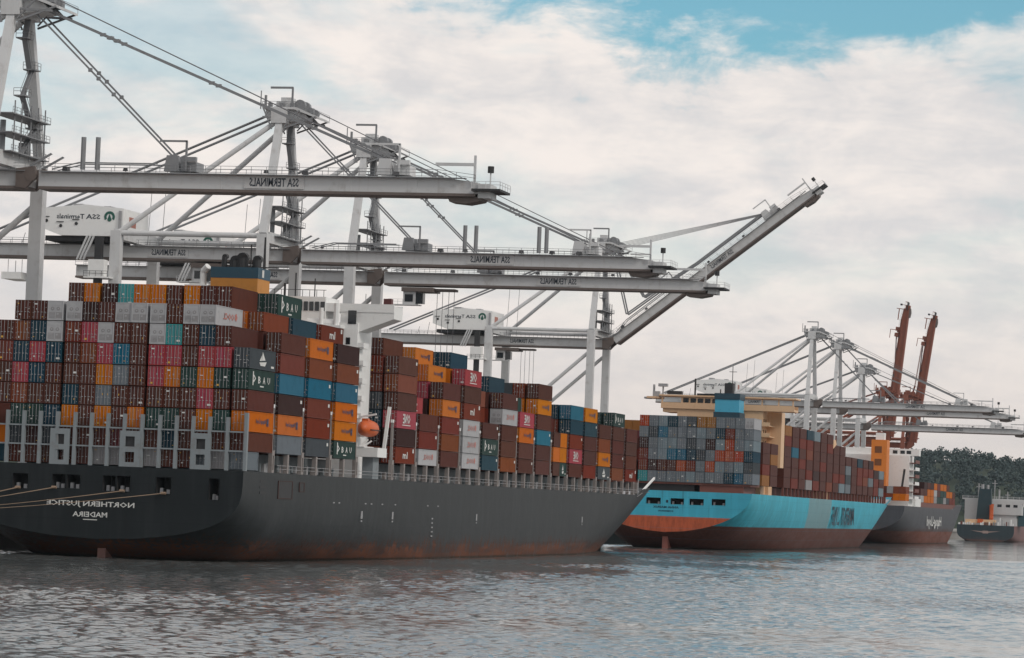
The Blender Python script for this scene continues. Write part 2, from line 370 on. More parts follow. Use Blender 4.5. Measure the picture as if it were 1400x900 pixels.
def reefer_mesh():
    H = 2.9; m = MB(); m.box(-1.05, 1.05, .05, .14, .17, H - .15)
    for cx, cz, r in ((-.45, 1.72, .27), (.42, 1.72, .27)):
        m.tube((cx, .049, cz), (cx, .02, cz), r, 14, 1); m.tube((cx, .019, cz), (cx, .0, cz), r * .4, 10, 2)
    m.box(-.95, -.1, .03, .049, .35, 1.2, 1); m.box(.1, .95, .03, .049, .35, 1.2, 1); m.box(-.9, .9, .03, .049, 2.2, 2.55, 2)
    for i in range(4): m.box(-.9, -.15, .01, .03, .45 + i * .19, .52 + i * .19, 2)
    m.box(.2, .5, .01, .03, .8, 1.05, 3); m.box(-.04, .04, .02, .05, .25, 2.6, 2)
    return m.mesh('cooling_unit', [None, CM['l'], CM['w'], STEEL])
REEF = reefer_mesh()
def logo_mesh(kind):
    m = MB(); x = CWID / 2 + .012
    if kind == 'hl':
        lettering(m, 'Hapag-Lloyd', (x, .2, 0), 4.6, .80, 'X', 0); m.box(x - .01, x, 2.9, 3.2, -.55, .55); m.box(x - .01, x, 3.45, 3.75, -.55, .55)
        m.box(x - .01, x, 3.2, 3.45, -.15, .15); return m.mesh('logo', [LBLUE])
    if kind == 'oocl':
        lettering(m, 'OOCL', (x, -.3, 0), 4.8, 1.0, 'X', 0)
        for i in range(5):
            an = 2 * math.pi * i / 5; m.cbox((x - .005, 3.0 + .36 * math.cos(an), .1 + .36 * math.sin(an)), (.01, .4, .4))
        return m.mesh('logo', [LRED])
    if kind == 'one':
        lettering(m, 'ONE', (x, 0, .15), 4.6, 1.65, 'X', 0); m.box(x - .01, x, -2.6, 2.6, -1.0, -.86); return m.mesh('logo', [LWHITE])
    if kind == 'uasc':
        lettering(m, '\u00fe', (x, -3.6, .15), 1.5, 2.0, 'X', 0, mirror=False)
        for i, ch in enumerate('BAU'): lettering(m, ch, (x, -1.2 + i * 2.2, 0), 1.15, 1.0, 'X', 0, mirror=False)
        m.box(x - .01, x, -.8, .9, -1.0, -.82); return m.mesh('logo', [LWHITE])
    if kind == 'ml':
        lettering(m, 'ml', (x, 0, 0), 3.0, 1.25, 'X', 0, mirror=False); m.box(x - .01, x, 4.6, 5.4, .5, 1.2); return m.mesh('logo', [LWHITE])
    if kind == 'ship':
        m.add([(x, -1.7, -.5), (x, 1.7, -.3), (x, 1.0, -.95), (x, -1.1, -.95)], [(0, 1, 2, 3)])
        m.add([(x, -.3, 1.1), (x, 1.1, -.1), (x, -.6, -.2)], [(0, 1, 2)]); m.add([(x, -.6, .6), (x, -.7, -.25), (x, -1.6, -.25)], [(0, 1, 2)])
        m.box(x - .01, x, 3.9, 5.2, -1.1, -.8); return m.mesh('logo', [LWHITE])
    if kind == 'plate':
        m.box(x - .01, x, 4.7, 5.5, .35, .85); return m.mesh('logo', [LWHITE])
LOGO = {k: logo_mesh(k) for k in ('hl', 'oocl', 'one', 'uasc', 'ml', 'ship', 'plate')}
NUM = ['zero', 'one', 'two', 'three', 'four', 'five', 'six', 'seven', 'eight', 'nine', 'ten', 'eleven', 'twelve', 'thirteen', 'fourteen', 'fifteen', 'sixteen', 'seventeen', 'eighteen']
ORD = ['first', 'second', 'third', 'fourth', 'fifth', 'sixth', 'seventh', 'eighth', 'ninth', 'tenth', 'eleventh', 'twelfth', 'thirteenth', 'fourteenth', 'fifteenth', 'sixteenth', 'seventeenth', 'eighteenth']
ncont = 0
def container(code, xo, y, z, h, label, group, L=CL40, logo=None, doors=True):
    """xo: outboard (right-hand) face of the box"""
    global ncont; ncont += 1
    jx, jy = rnd.uniform(-.03, .03), rnd.uniform(-.10, .10)
    o = link('shipping_container', CONT[L]); o.location = (xo - CWID / 2 + jx, y + jy, z); o.scale = (1, 1, h / 2.9)
    o.material_slots[0].link = 'OBJECT'; o.material_slots[0].material = CM[code]
    tag(o, label, 'container', group)
    if doors:
        if code in 'wl' and L == CL40:
            d = link('cooling_unit', REEF, o); d.material_slots[0].link = 'OBJECT'; d.material_slots[0].material = CM[code]
        else:
            v = rnd.randrange(14)
            for s in (-1, 1):
                d = link('door', DOORS[(s, (v + (s > 0) * rnd.randrange(14)) % 14)], o); d.material_slots[0].link = 'OBJECT'; d.material_slots[0].material = CM[code]
    if logo:
        g_ = link('logo', LOGO[logo], o); g_.location = (0, L / 2, 1.5)
        if L == CL20: g_.scale = (1, .5, 1)
    return o

TZ = [0, 13.3, 15.95, 18.72, 21.72, 24.68, 27.65, 30.65, 33.65, 36.6, 40.2]
TH = [0, 2.55, 2.66, 2.89, 2.85, 2.86, 2.89, 2.89, 2.80, 3.45]
XS, ROWP = -144.0, 2.535
def rowx(r): return XS - r * 2.478 - .32 * ((r >= 1) + (r >= 6) + (r >= 11))
AY = [447.7, 462.1, 476.7, 491.5]
BY = [527.6, 542.3, 557.3, 572.5, 587.2, 601.9, 616.5, 631.4, 646.8, 661.9, 675.9, 690.8, 705.4, 720.4]
G1 = 'containers stacked on the charcoal ship'
stuff = MB(); SK = list(CC); SKI = {k: i for i, k in enumerate(SK)}
used = set()
def bayname(b): return ('stern bay' if b == 0 else ORD[b] + ' bay from stern')
def put1(b, row, t, code, logo=None, L=CL40, yoff=0.0, doors=True, extra=''):
    Y = (AY + BY)[b] + yoff; used.add((b, row, t))
    if extra: used.add((b, row, t, extra))
    if row == 0: where = 'outer row'
    else: where = 'row ' + NUM[row + 1] + ' inboard'
    lab = f"{CC[code][0]} container on charcoal ship, {bayname(b)}, tier {NUM[t]}, {where}"
    if extra: lab = f"short {extra} {CC[code][0]} container, charcoal ship, {bayname(b)}, tier {NUM[t]}, outer row"
    container(code, rowx(row), Y, TZ[t], TH[t], lab, G1, L, logo, doors)

A0 = {8: (2, 'wwbwwwbdwwbb'), 7: (1, 'bnbtwbbwprwnxb'), 6: (0, 'kppbppbupxbnpnr'), 5: (0, 'ggogopbyobbbnpb'), 4: (0, 'bbpbbbbbybnbbxb'),
      3: (0, 'ogobggobobongg'), 2: (0, 'bbbbnbbmbbbkdk'), 1: (0, 'ylybblbllbbbbb')}
A0LOGO = {(0, 3): 'hl', (0, 5): 'uasc', (0, 6): 'ship', (2, 8): 'oocl'}
for t, (r0, s) in A0.items():
    for i, c in enumerate(s): put1(0, r0 + i, t, c, A0LOGO.get((r0 + i, t)), L=CL20 if t == 1 else CL40)
for i, c in enumerate('bboboottdob'.replace('tt', 't')): put1(1, 3 + i, 9, c)
SIDE = {  # bay: list of (row, tier, colour, logo)
 1: [(0, 2, 'y', None), (0, 3, 'o', 'hl'), (0, 4, 'd', 'plate'), (0, 5, 'u', None), (0, 6, 'r', None), (0, 7, 'b', None), (1, 8, 'x', None), (2, 8, 'o', None)],
 2: [(0, 2, 'k', 'plate'), (0, 3, 'r', 'plate'), (0, 4, 'r', 'plate'), (0, 5, 'u', 'plate'), (0, 6, 'x', 'plate'), (0, 7, 'o', 'hl'), (1, 8, 'n', None), (2, 9, 'g', 'uasc'), (3, 9, 'g', None)],
 3: [(0, 2, 'g', 'uasc'), (0, 3, 'o', 'hl'), (0, 4, 'o', 'hl'), (0, 5, 'u', 'plate'), (0, 6, 'x', 'plate'), (0, 7, 'd', None), (1, 8, 'r', 'ml')],
 4: [(0, 2, 'r', 'ml'), (0, 3, 'd', None), (0, 4, 'p', 'one'), (0, 5, 'b', None), (0, 6, 'x', None), (0, 7, 'b', 'plate'), (1, 8, 'b', None), (1, 7, 'r', None), (1, 6, 'r', None), (1, 5, 'k', None), (1, 4, 'n', None), (1, 3, 'd', None), (2, 8, 'b', None)],
 5: [(0, 2, 'w', 'oocl'), (0, 3, 'r', 'plate'), (0, 4, 'b', None), (1, 5, 'p', 'one')],
 6: [(0, 2, 'b', None), (0, 3, 'x', None), (0, 4, 'r', 'plate'), (0, 5, 'o', 'hl'), (0, 6, 'b', None), (1, 7, 'o', 'hl'), (1, 6, 'p', None), (2, 8, 'o', 'hl')],
 7: [(0, 2, 'w', 'oocl'), (0, 3, 'w', 'oocl'), (0, 4, 'w', 'oocl'), (0, 5, 'r', 'ml'), (0, 6, 'b', None), (0, 7, 'p', 'one'), (1, 8, 'n', None), (2, 8, 'n', None)],
 8: [(0, 2, 'n', 'plate'), (0, 3, 'g', 'uasc'), (0, 4, 'b', 'plate'), (1, 5, 'r', None), (1, 6, 'x', None)],
 9: [(0, 2, 'x', 'plate'), (0, 3, 'b', None), (0, 4, 'b', None), (0, 5, 'w', 'oocl'), (0, 6, 'b', 'plate'), (1, 7, 'n', None)],
 10: [(0, 2, 'b', 'plate'), (0, 3, 'b', None), (0, 4, 'o', 'hl'), (0, 5, 'p', 'one'), (1, 6, 'g', None)],
 11: [(0, 2, 'b', None), (0, 3, 'b', None), (0, 4, 'u', 'plate'), (0, 5, 'b', None), (0, 6, 'o', 'hl'), (0, 7, 'b', None), (1, 7, 'r', None), (1, 6, 'o', None)],
 12: [(1, 5, 'b', None)],
 13: [(0, 2, 'b', None), (0, 3, 'p', 'one'), (0, 4, 'r', 'plate'), (0, 5, 'n', None), (0, 6, 'u', None), (1, 6, 'n', None), (1, 5, 'r', None)],
 14: [(0, 2, 'r', None), (0, 3, 'b', None), (0, 4, 'b', None), (0, 5, 'n', 'plate'), (0, 6, 'o', 'hl')],
 15: [(0, 2, 'k', 'ship'), (0, 3, 'o', 'hl'), (0, 4, 'x', None), (0, 5, 'b', None)],
 16: [(0, 2, 'x', None), (0, 3, 'b', 'plate'), (0, 4, 'b', None), (0, 5, 'b', None), (0, 6, 'g', 'uasc'), (1, 6, 'g', None)],
 17: [(0, 2, 'r', 'ml'), (0, 3, 'b', None), (0, 4, 'b', None), (0, 5, 'b', None)]}
for b, lst in SIDE.items():
    for row, t, c, lg in lst: put1(b, row, t, c, lg)
for t, (c1, c2) in {2: ('b', 'g'), 3: ('o', 'o'), 4: ('b', 'o')}.items():
    put1(12, 0, t, c1, None, CL20, 0.0, extra='aft'); put1(12, 0, t, c2, 'ship' if t == 2 else None, CL20, 6.2, extra='forward')
# rest of the cargo that nobody can count: hidden rows inside the stacks
HB = [8, 9, 9, 8, 8, 7, 8, 8, 6, 7, 6, 7, 5, 6, 5, 5, 6, 5]
def sbox(x0, x1, y0, y1, z0, z1, code): stuff.box(x0, x1, y0, y1, z0, z1, SKI[code])
BRN = 'bbbbrrxdmbbogynk'
for b in range(18):
    for row in range(17):
        if b == 17 and row > 14: continue
        hmax = HB[b]
        if row == 0: hmax = 0
        if row == 1: hmax = min(hmax, {0: 7}.get(b, max([t for rr, t, *_ in SIDE.get(b, [])] + [2])) if b != 0 else 7)
        if b == 0 and row >= 14: hmax = 7
        if b == 1 and row in (2, 13): hmax = 8
        if b in (1, 2, 3) and row >= 14: hmax = 7
        for t in range(1 if b == 0 else 2, hmax + 1):
            if (b, row, t) in used: continue
            if row == 1 and b in SIDE and t > max([tt for rr, tt, *_ in SIDE[b] if rr == 1] + [max([tt for rr, tt, *_ in SIDE[b] if rr == 0] + [4])]): continue
            x1 = rowx(row) - .02; Y = (AY + BY)[b]
            sbox(x1 - CWID, x1, Y, Y + CL40, TZ[t] + .01, TZ[t] + TH[t], rnd.choice(BRN))

# ------------------------------------------------------------------ ship hulls
def lerp_tab(tab, u):
    for (a, va), (b, vb) in zip(tab, tab[1:]):
        if u <= b: k = max(0, (u - a) / (b - a)); return va + (vb - va) * k
    return tab[-1][1]
def hull(name, parent, mats, Ys, xc, B, zd, zk_tab, n_st, e_st, bow, sheer, zlow=-3.5, transom_holes=(), recess_mat=DARK, nst=64):
    """bow(z) -> (start, tip, p, q): half-breadth falls as B*(1-t**p)**(1/q) from start to tip"""
    tip = max(bow(z)[1] for z in (0, zd, zd + 2)); nz = 15
    st = [0, .02, .05, .1, .15, .2, .26, .32, .4, .5, .6, .68]; st = [Ys + (tip - Ys) * s * .9 for s in st]
    y_b = st[-1]; st += [y_b + (tip - y_b) * (1 - (1 - i / nst) ** 1.7) for i in range(1, nst + 1)]
    V, Fc = [], []
    def half(y, z):
        zk = lerp_tab(zk_tab, y - Ys); ze = (z - zk) / (zd - zk); ze = min(1, max(0, ze))
        b = B * max(0, 1 - (1 - ze) ** n_st) ** e_st
        a, e, p, q = bow(z)
        if y > a:
            t = min(1, (y - a) / (e - a)); b = min(b, B * max(0, 1 - t ** p) ** (1 / q))
        return b
    rings = []
    for y in st:
        zk = lerp_tab(zk_tab, y - Ys); z0 = max(zk, zlow); top = zd + sheer(y)
        ring = []
        for j in range(nz):
            k = j / (nz - 1); k = k ** 1.35 if z0 > zlow + .1 else k
            z = z0 + (top - z0) * k; ring.append((half(y, min(z, 1e9)), z))
        rings.append((y, ring))
    for y, ring in rings:
        for s in (1, -1):
            for b, z in ring: V.append((xc + s * b, y, z))
    ns = nz * 2
    for i in range(len(rings) - 1):
        for s in range(2):
            for j in range(nz - 1):
                a = i * ns + s * nz + j; Fc.append((a, a + 1, a + ns + 1, a + ns))
    o = MB(); o.add(V, Fc)
    ho = o.build(name, mats[0], parent, smooth=True)
    me = ho.data
    # deck plate
    d = MB(); dv = []; 
    for y, ring in rings: dv += [(xc + ring[-1][0] * .998, y, ring[-1][1] - .9 if sheer(y) > .3 else ring[-1][1] - .02), (xc - ring[-1][0] * .998, y, ring[-1][1] - .9 if sheer(y) > .3 else ring[-1][1] - .02)]
    d.add(dv, [(2 * i, 2 * i + 1, 2 * i + 3, 2 * i + 2) for i in range(len(rings) - 1)]); d.build('deck', STEEL, parent)
    # transom with real openings
    ring = rings[0][1]; tm = MB(); zs = sorted(set([z for _, z in ring] + [h[2] for h in transom_holes] + [h[3] for h in transom_holes]))
    zs = [z for z in zs if z >= ring[0][1]]
    hx = sorted(set([h[0] for h in transom_holes] + [h[1] for h in transom_holes]))
    for z0, z1 in zip(zs, zs[1:]):
        b0, b1 = half(Ys, z0), half(Ys, z1)
        xs0 = [xc - b0] + [x for x in hx if abs(x - xc) < min(b0, b1) - .2] + [xc + b0]; xs1 = [xc - b1] + xs0[1:-1] + [xc + b1]
        for (a0, a1), (c0, c1) in zip(zip(xs0, xs0[1:]), zip(xs1, xs1[1:])):
            mx, mz = (a0 + a1) / 2, (z0 + z1) / 2
            if any(h[0] < mx < h[1] and h[2] < mz < h[3] for h in transom_holes): continue
            tm.add([(a0, Ys, z0), (a1, Ys, z0), (c1, Ys, z1), (c0, Ys, z1)], [(0, 1, 2, 3)])
    tm.build('transom', mats[1], parent)
    for x0, x1, z0, z1 in transom_holes:
        h = MB(); y0, y1 = Ys, Ys + 3.5
        h.add([(x0, y0, z0), (x1, y0, z0), (x1, y1, z0), (x0, y1, z0), (x0, y0, z1), (x1, y0, z1), (x1, y1, z1), (x0, y1, z1)], [(0, 1, 2, 3), (4, 5, 6, 7), (1, 2, 6, 5), (2, 3, 7, 6), (3, 0, 4, 7)])
        h.box(x0 + .3, x0 + .75, y0 + .8, y0 + 1.4, z0, z0 + .8, 1); h.box(x1 - .9, x1 - .4, y0 + .8, y0 + 1.4, z0, z0 + .6, 1)
        for xa in (x0 - .12, x1): h.box(xa, xa + .12, Ys - .05, Ys + .1, z0 - .12, z1 + .12, 2)
        for za in (z0 - .12, z1): h.box(x0, x1, Ys - .05, Ys + .1, za, za + .12, 2)
        h.build('mooring_opening', [recess_mat, STEEL, mats[1]], parent)
    return half

# ------------------------------------------------------------------ ship one: charcoal hull
ship1 = empty('container_ship', (-165.5, 446.6, 0)); tag(ship1, 'long charcoal container ship with rusty waterline and white lettering on its stern', 'ship', 'container ships along the quay')
def P1(o):
    o.matrix_parent_inverse = Matrix.Translation((165.5, -446.6, 0)); return o
def own(parent, loc):
    inv = Matrix.Translation(Vector(loc)).inverted()
    for c in parent.children: c.matrix_parent_inverse = inv
def bow1(z):
    k = min(1.15, max(0, z / 14.7))
    return (642 + 70 * k, 776 + 24 * k, 2.0 + .6 * k, 1.2 + .8 * k)
sheer1 = lambda y: 0 if y < 735 else 1.5 * min(1, (y - 735) / 12) + .5 * max(0, (y - 750) / 45)
holes1 = [(-178.3, -176.0, 9.5, 11.6), (-172.3, -170.35, 9.75, 11.7), (-170.15, -168.1, 9.75, 11.7), (-164.7, -162.8, 9.6, 11.75), (-162.6, -160.6, 9.6, 11.75), (-156.7, -154.5, 9.5, 11.8), (-148.85, -147.35, 8.9, 11.9)]
half1 = hull('hull', ship1, (H1, H1T), 446.6, -165.5, 21.6, 13.1, [(0, 2.7), (5, 1.0), (9, -2.5), (30, -3.6), (62, -4.4), (85, -9), (110, -13)], 4.0, .55, bow1, sheer1, transom_holes=holes1)
m = MB(); m.prism([(-166.1, -2), (-164.9, -2), (-164.9, 2.7), (-166.1, 2.7)], 449.5, 456); m.build('rudder', paint('rudder_paint', (.20, .10, .085), .6, .4), ship1)
m = MB(); lettering(m, 'NORTHERN JUSTICE', (-166.4, 446.56, 7.55), 13.2, .95, 'Y'); m.build('ship_name', LWHITE, ship1)
m = MB(); lettering(m, 'MADEIRA', (-166.4, 446.56, 6.15), 5.2, .72, 'Y'); m.box(-167.4, -165.3, 446.55, 446.58, 5.35, 5.47); m.build('home_port', LWHITE, ship1)
# hatch coaming and side deck fittings
COAM = paint('hatch_coaming', (.135, .155, .165), .6, .4)
m = MB(); m.box(-182.5, -148.2, 462.2, 504, 13.1, 15.75); m.build('hatch_coaming', COAM, ship1)
m = MB(); m.box(-182.5, -148.2, 527.8, 733, 13.1, 15.75); m.build('hatch_coaming', COAM, ship1)
POSTM = paint('lashing_post', (.235, .21, .20), .6, .4, (.10, .065, .05))
ys = []
for b, Y in enumerate(AY + BY):
    if b > 0: ys.append((Y - 1.25, 1))
    ys.append((Y + 6.1, 0))
ys += [(AY[3] + 13.4, 1), (734.0, 1), (740.0, 0)]
for y, kind in ys:
    if y < 455: continue
    hb = half1(y, 13); x = -165.5 + hb - .45
    m = MB()
    if kind:
        for dy in (-.42, .42): m.box(x - .3, x + .3, y + dy - .16, y + dy + .16, 13.1, 16.4)
        m.box(x - .3, x + .3, y - .26, y + .26, 15.6, 16.3); m.box(x - .3, x + .3, y - .26, y + .26, 13.1, 13.5)
        if y < 660: m.box(x - .25, x + .1, y - .2, y + .2, 16.4, 22.5); m.box(x - .3, x + .15, y - .3, y + .3, 22.5, 23.0, 1)
    else: m.box(x - .35, x + .3, y - .38, y + .38, 13.1, 15.9)
    m.build('lashing_post', [POSTM, WHITE], ship1)
# vents, boxes and rails standing in the side passage
m = MB()
for i in range(150):
    y = 463 + i * 1.8 + rnd.uniform(-.5, .5)
    if 503 < y < 527 or y > 733: continue
    m.cbox((-146.8 - rnd.uniform(0, .6), y, 13.1 + .7), (.5, rnd.uniform(.3, .9), rnd.uniform(.7, 1.5)), rnd.choice((0, 0, 1, 2)))
m.build('deck_fittings', [STEEL, COAM, POSTM], ship1)['kind'] = 'stuff'
for z in (13.75, 14.25): pass
m = MB(); m.tube((-144.15, 463, 14.2), (-144.15, 735, 14.2), .04, 5); m.tube((-144.15, 463, 13.7), (-144.15, 735, 13.7), .035, 5); m.build('side_rail', STEEL, ship1)
# lashing frame across the stern
FR = paint('stern_frame_paint', (.20, .225, .24), .55, .4, (.12, .08, .06))
for r in range(18):
    x = (rowx(r) + rowx(r - 1) - CWID) / 2 if r else -143.85
    m = MB(); m.box(x - .22, x + .22, 446.7, 447.35, 13.1, 20.6 if r else 21.3); m.build('frame_post', FR, ship1)
for z in (15.75, 18.45):
    m = MB(); m.box(-187, -144.0, 446.85, 447.2, z, z + .22); m.build('frame_rail', FR, ship1)
for xa, xb in ((-172.95, -170.05), (-162.45, -159.4), (-151.85, -148.95)):
    m = MB(); w4 = (xb - xa) * .27
    for x0, x1, z0, z1 in ((xa, xb, 13.1, 13.75), (xa, xb, 15.2, 15.95), (xa, xb, 17.4, 18.2), (xa, xa + w4, 13.75, 15.2), (xb - w4, xb, 13.75, 15.2), (xa, xa + w4, 15.95, 17.4), (xb - w4, xb, 15.95, 17.4)): m.box(x0, x1, 446.62, 446.84, z0, z1)
    m.build('frame_panel', FR, ship1)
    m = MB(); m.box(xa + w4, xb - w4, 446.95, 447.0, 15.95, 17.4); m.build('panel_opening_shade', DARK, ship1)  # dark sheet painted in as the shade behind the panel opening
# shade of side openings painted as dark plates; paint marks near the stern quarter
BRN_D = paint('hatch_red_oxide', (.045, .020, .016), .7, .3)
def onside(name, mt, y0, y1, z0, z1):
    m = MB(); m.box(-144.1, -143.87, y0, y1, z0, z1); m.build(name, mt, ship1)
for y0, y1, z0, z1 in ((463.5, 470, 9.5, 11.9), (474.0, 476.0, 10.6, 11.8)):
    m = MB(); m.box(-144.1, -143.84, y0, y1, z0, z1); m.build('side_opening_shade', DARK, ship1)  # flat dark plate stands in for the shaded inside of the opening
    m = MB(); m.box(-144.1, -143.8, y0 - .3, y0, z0 - .12, z1 + .12); m.box(-144.1, -143.8, y1, y1 + .3, z0 - .12, z1 + .12); m.box(-144.1, -143.8, y0, y1, z1, z1 + .12); m.box(-144.1, -143.8, y0, y1, z0 - .12, z0); m.build('hatch_frame', BRN_D, ship1)
for k in range(3): onside('ladder_step', DARK, 454.5, 457.5, 10.0 + k * .8, 10.35 + k * .8)
for px_y in (508.5, 527.0, 584.5, 676.0): onside('hull_mark', STEEL, px_y - .35, px_y + .35, 6.7, 7.9); onside('hull_mark', STEEL, px_y - .25, px_y + .25, 6.2, 6.45)
for k in range(5): onside('draught_mark', STEEL, 552.5, 553.2, 3.8 + k * .75, 4.05 + k * .75)
for yy in (492, 495, 510, 513.5, 520, 528, 549, 556): onside('hull_mark', STEEL, yy, yy + .8, 9.0, 9.18)
# superstructure
m = MB(); m.box(-182.5, -148.3, 517, 525.5, 13.1, 38.2); m.build('deckhouse', WHITE, ship1)
m = MB(); m.box(-188.6, -142.5, 517.6, 523, 40.0, 41.0); m.box(-188.6, -142.5, 517.6, 517.8, 41.0, 41.35); m.box(-188.6, -142.5, 522.8, 523, 41, 41.35)
m.prism([(-148.3, 36.8), (-142.5, 39.0), (-142.5, 40), (-151.5, 40), (-151.5, 36.8)], 517.7, 522.8)
m.prism([(-182.8, 36.8), (-188.6, 39.0), (-188.6, 40), (-179.5, 40), (-179.5, 36.8)], 517.7, 522.8)
m.build('bridge_wing', WHITE, ship1)
m = MB(); m.box(-177, -154, 517.3, 525.2, 38.2, 42.3); m.build('wheelhouse', WHITE, ship1)
m = MB(); m.box(-150.0, -148.6, 516.92, 517.02, 38.0, 40.2); m.build('window', GLASS, ship1)
for i in range(5):
    m = MB(); m.box(-158.6 + i * .95, -157.9 + i * .95, 517.2, 517.32, 40.0, 41.5); m.build('window', GLASS, ship1)
for k in range(7):
    z = 17 + k * 2.85
    m = MB(); m.box(-148.3, -147.2, 517.2, 520, z, z + .18); m.box(-147.3, -147.2, 517.2, 520, z + .18, z + .9); m.box(-148.3, -147.2, 517.1, 517.2, z + .18, z + .9)
    m.build('balcony', WHITE, ship1)
    m = MB(); m.box(-150.2, -149.5, 516.93, 517.02, z + .6, z + 1.7); m.build('window', GLASS, ship1)
m = MB(); m.box(-147.5, -147.4, 518, 518.1, 41, 43); m.box(-144.5, -143.2, 518.2, 519.4, 41, 42.3, 1); m.build('wing_console', [STEEL, paint('maroon_cover', (.10, .03, .03))], ship1)
m = MB(); m.tube((-165.5, 520, 42.3), (-165.5, 520, 52), .35, 8, 0, .15); m.beam((-168, 520, 47), (-163, 520, 47), .2, .2); m.tube((-160, 520, 42.3), (-160, 520, 46.3), .12); m.tube((-157, 521, 42), (-157, 521, 45.5), .1)
for x in (-168.5, -161.5): m.beam((x, 519, 42.3), (x, 519, 44.5), .3, .3)
for x in np.arange(-176, -154, 1.2): m.tube((x, 517.5, 42.3), (x, 517.5, 43.4), .05, 4)
m.tube((-177, 517.5, 43.4), (-154, 517.5, 43.4), .05, 4); m.build('radar_mast', [DARK], ship1)
m = MB(); m.tube((-156.5, 516, 38), (-152, 516, 38), .7, 10); m.box(-158.5, -150.5, 514.6, 517, 37.2, 37.6); m.tube((-151.5, 515.5, 37.6), (-151.5, 515.5, 41.2), .5); m.tube((-154, 515.3, 37.6), (-154, 515.3, 40.4), .35); m.build('bridge_deck_gear', WHITE, ship1)
# funnel
FB = paint('funnel_blue', (.020, .065, .10), .5, .2); FO = paint('funnel_orange', (.50, .21, .035), .5, .2)
m = MB(); m.box(-170.6, -162.7, 508, 514.4, 30, 44.4); m.build('funnel_base', FO, ship1)
m = MB(); m.box(-170.65, -162.65, 507.95, 514.45, 44.4, 46.15); m.build('funnel_band', FB, ship1)
m = MB(); m.box(-162.62, -162.6, 510.0, 511.0, 44.7, 45.9); m.build('funnel_emblem', LWHITE, ship1)
for x, r, h in ((-169.4, .45, 48.0), (-167.6, .9, 47.4), (-166.4, 1.0, 47.8), (-163.9, .75, 47.6)):
    m = MB(); m.tube((x, 511, 46.1), (x, 511, h), r, 12); m.tube((x, 511, h), (x - .1, 512.3, h + .15), r * .95, 12); m.build('exhaust_pipe', DARK, ship1)
m = MB(); m.tube((-164.6, 510, 46.1), (-164.6, 510, 50.0), .12); m.build('aerial', DARK, ship1)
m = MB(); m.tube((-172.2, 509, 36), (-172.2, 509, 45.4), .55, 10); m.tube((-172.2, 509, 45.4), (-171.3, 508.6, 46.2), .6, 10); m.box(-175, -171, 508, 511, 36, 43.2); m.build('ventilator', WHITE, ship1)
m = MB(); m.box(-178, -158, 508, 516, 13.1, 36); m.build('engine_casing', WHITE, ship1)
# boarding platform and davit by the gap
m = MB(); m.box(-146.8, -143.3, 514.0, 519.5, 16.6, 18.1); m.box(-146.2, -144.4, 515.5, 519, 13.1, 16.6, 1); m.box(-147.2, -145.5, 513.9, 519.6, 18.1, 18.25); m.build('platform', [WHITE, FR], ship1)
m = MB(); m.beam((-144.9, 523.5, 18), (-144.2, 523.5, 25.0), .5, .5); m.build('boat_davit', WHITE, ship1); m = MB(); m.beam((-147.0, 515, 22.9), (-144.0, 515, 23.5), .3, .3); m.beam((-147.2, 515, 18), (-147.2, 515, 23), .35, .35); m.beam((-146.5, 514.5, 18.2), (-145.2, 515, 19.4), .25, .25); m.beam((-145.9, 514.5, 18.2), (-144.6, 515, 19.2), .25, .25); m.build('boat_davit', WHITE, ship1)
m = MB(); m.tube((-144.5, 738, 13.2), (-144.5, 738, 16.6), .12); m.build('jack_staff', STEEL, ship1)
m = MB(); m.beam((-150.4, 774.5, 14.4), (-150.0, 786.0, 17.5), .4, .4); m.build('bow_post', WHITE, ship1)
own(ship1, (-165.5, 446.6, 0))
# lifeboat hangs in its davit: a thing of its own
lb = empty('lifeboat', (-145.7, 516.5, 19.6)); tag(lb, 'orange enclosed lifeboat hanging beside the white deckhouse of the charcoal ship', 'lifeboat')
m = MB(); n = 14; prof = [(-3.9, .15), (-3.4, .75), (-2.4, 1.15), (0, 1.3), (2.4, 1.15), (3.4, .75), (3.9, .15)]
vs_ = []
for y, r in prof:
    for i in range(n):
        a = 2 * math.pi * i / n; vs_.append((r * 1.02 * math.cos(a), y, 1.5 + r * (1.15 if math.sin(a) > 0 else 1.0) * math.sin(a)))
m.add(vs_, [(k * n + i, k * n + (i + 1) % n, (k + 1) * n + (i + 1) % n, (k + 1) * n + i) for k in range(len(prof) - 1) for i in range(n)] + [tuple(range(n)), tuple(range((len(prof) - 1) * n, len(prof) * n))])
m.build('boat_hull', ORANGE, lb, smooth=True)
m = MB(); m.box(-.5, .5, -2.2, -1.0, 2.7, 3.15); m.build('conning_hatch', ORANGE, lb)
m = MB(); m.box(-1.36, 1.36, -2.6, 2.6, 1.30, 1.42); m.build('fender_strip', DARK, lb)
# mooring lines
for (x, z), (x2, z2), rl in (((-177.5, 9.6), (-196, 5.2), 'single stern opening nearest the quay'), ((-172.0, 9.8), (-200, 4.9), 'twin stern opening above the second word of the name'), ((-161.8, 9.65), (-201, 4.9), 'twin stern opening above the first word of the name'), ((-155.6, 9.55), (-202, 4.9), 'single stern opening just seaward of the name')):
    for k in (0, .28):
        m = MB(); p0 = Vector((x + k, 446.4, z)); p1 = Vector((x2, 418 - k * 6, z2)); pr = p0
        for i in range(1, 13):
            q = p0.lerp(p1, i / 12); q.z -= 1.0 * math.sin(math.pi * i / 12); m.tube(pr, q, .042, 6); pr = q
        o = m.build('mooring_rope', ROPEO); tag(o, 'brown mooring rope from ' + rl, 'rope', 'mooring ropes at the charcoal stern')
    m = MB(); m.tube((x - .25, 446.3, z), (x + .5, 446.3, z), .2, 8); o = m.build('fairlead_roller', ROPEO, ship1); o.matrix_parent_inverse = Matrix.Translation((165.5, -446.6, 0))

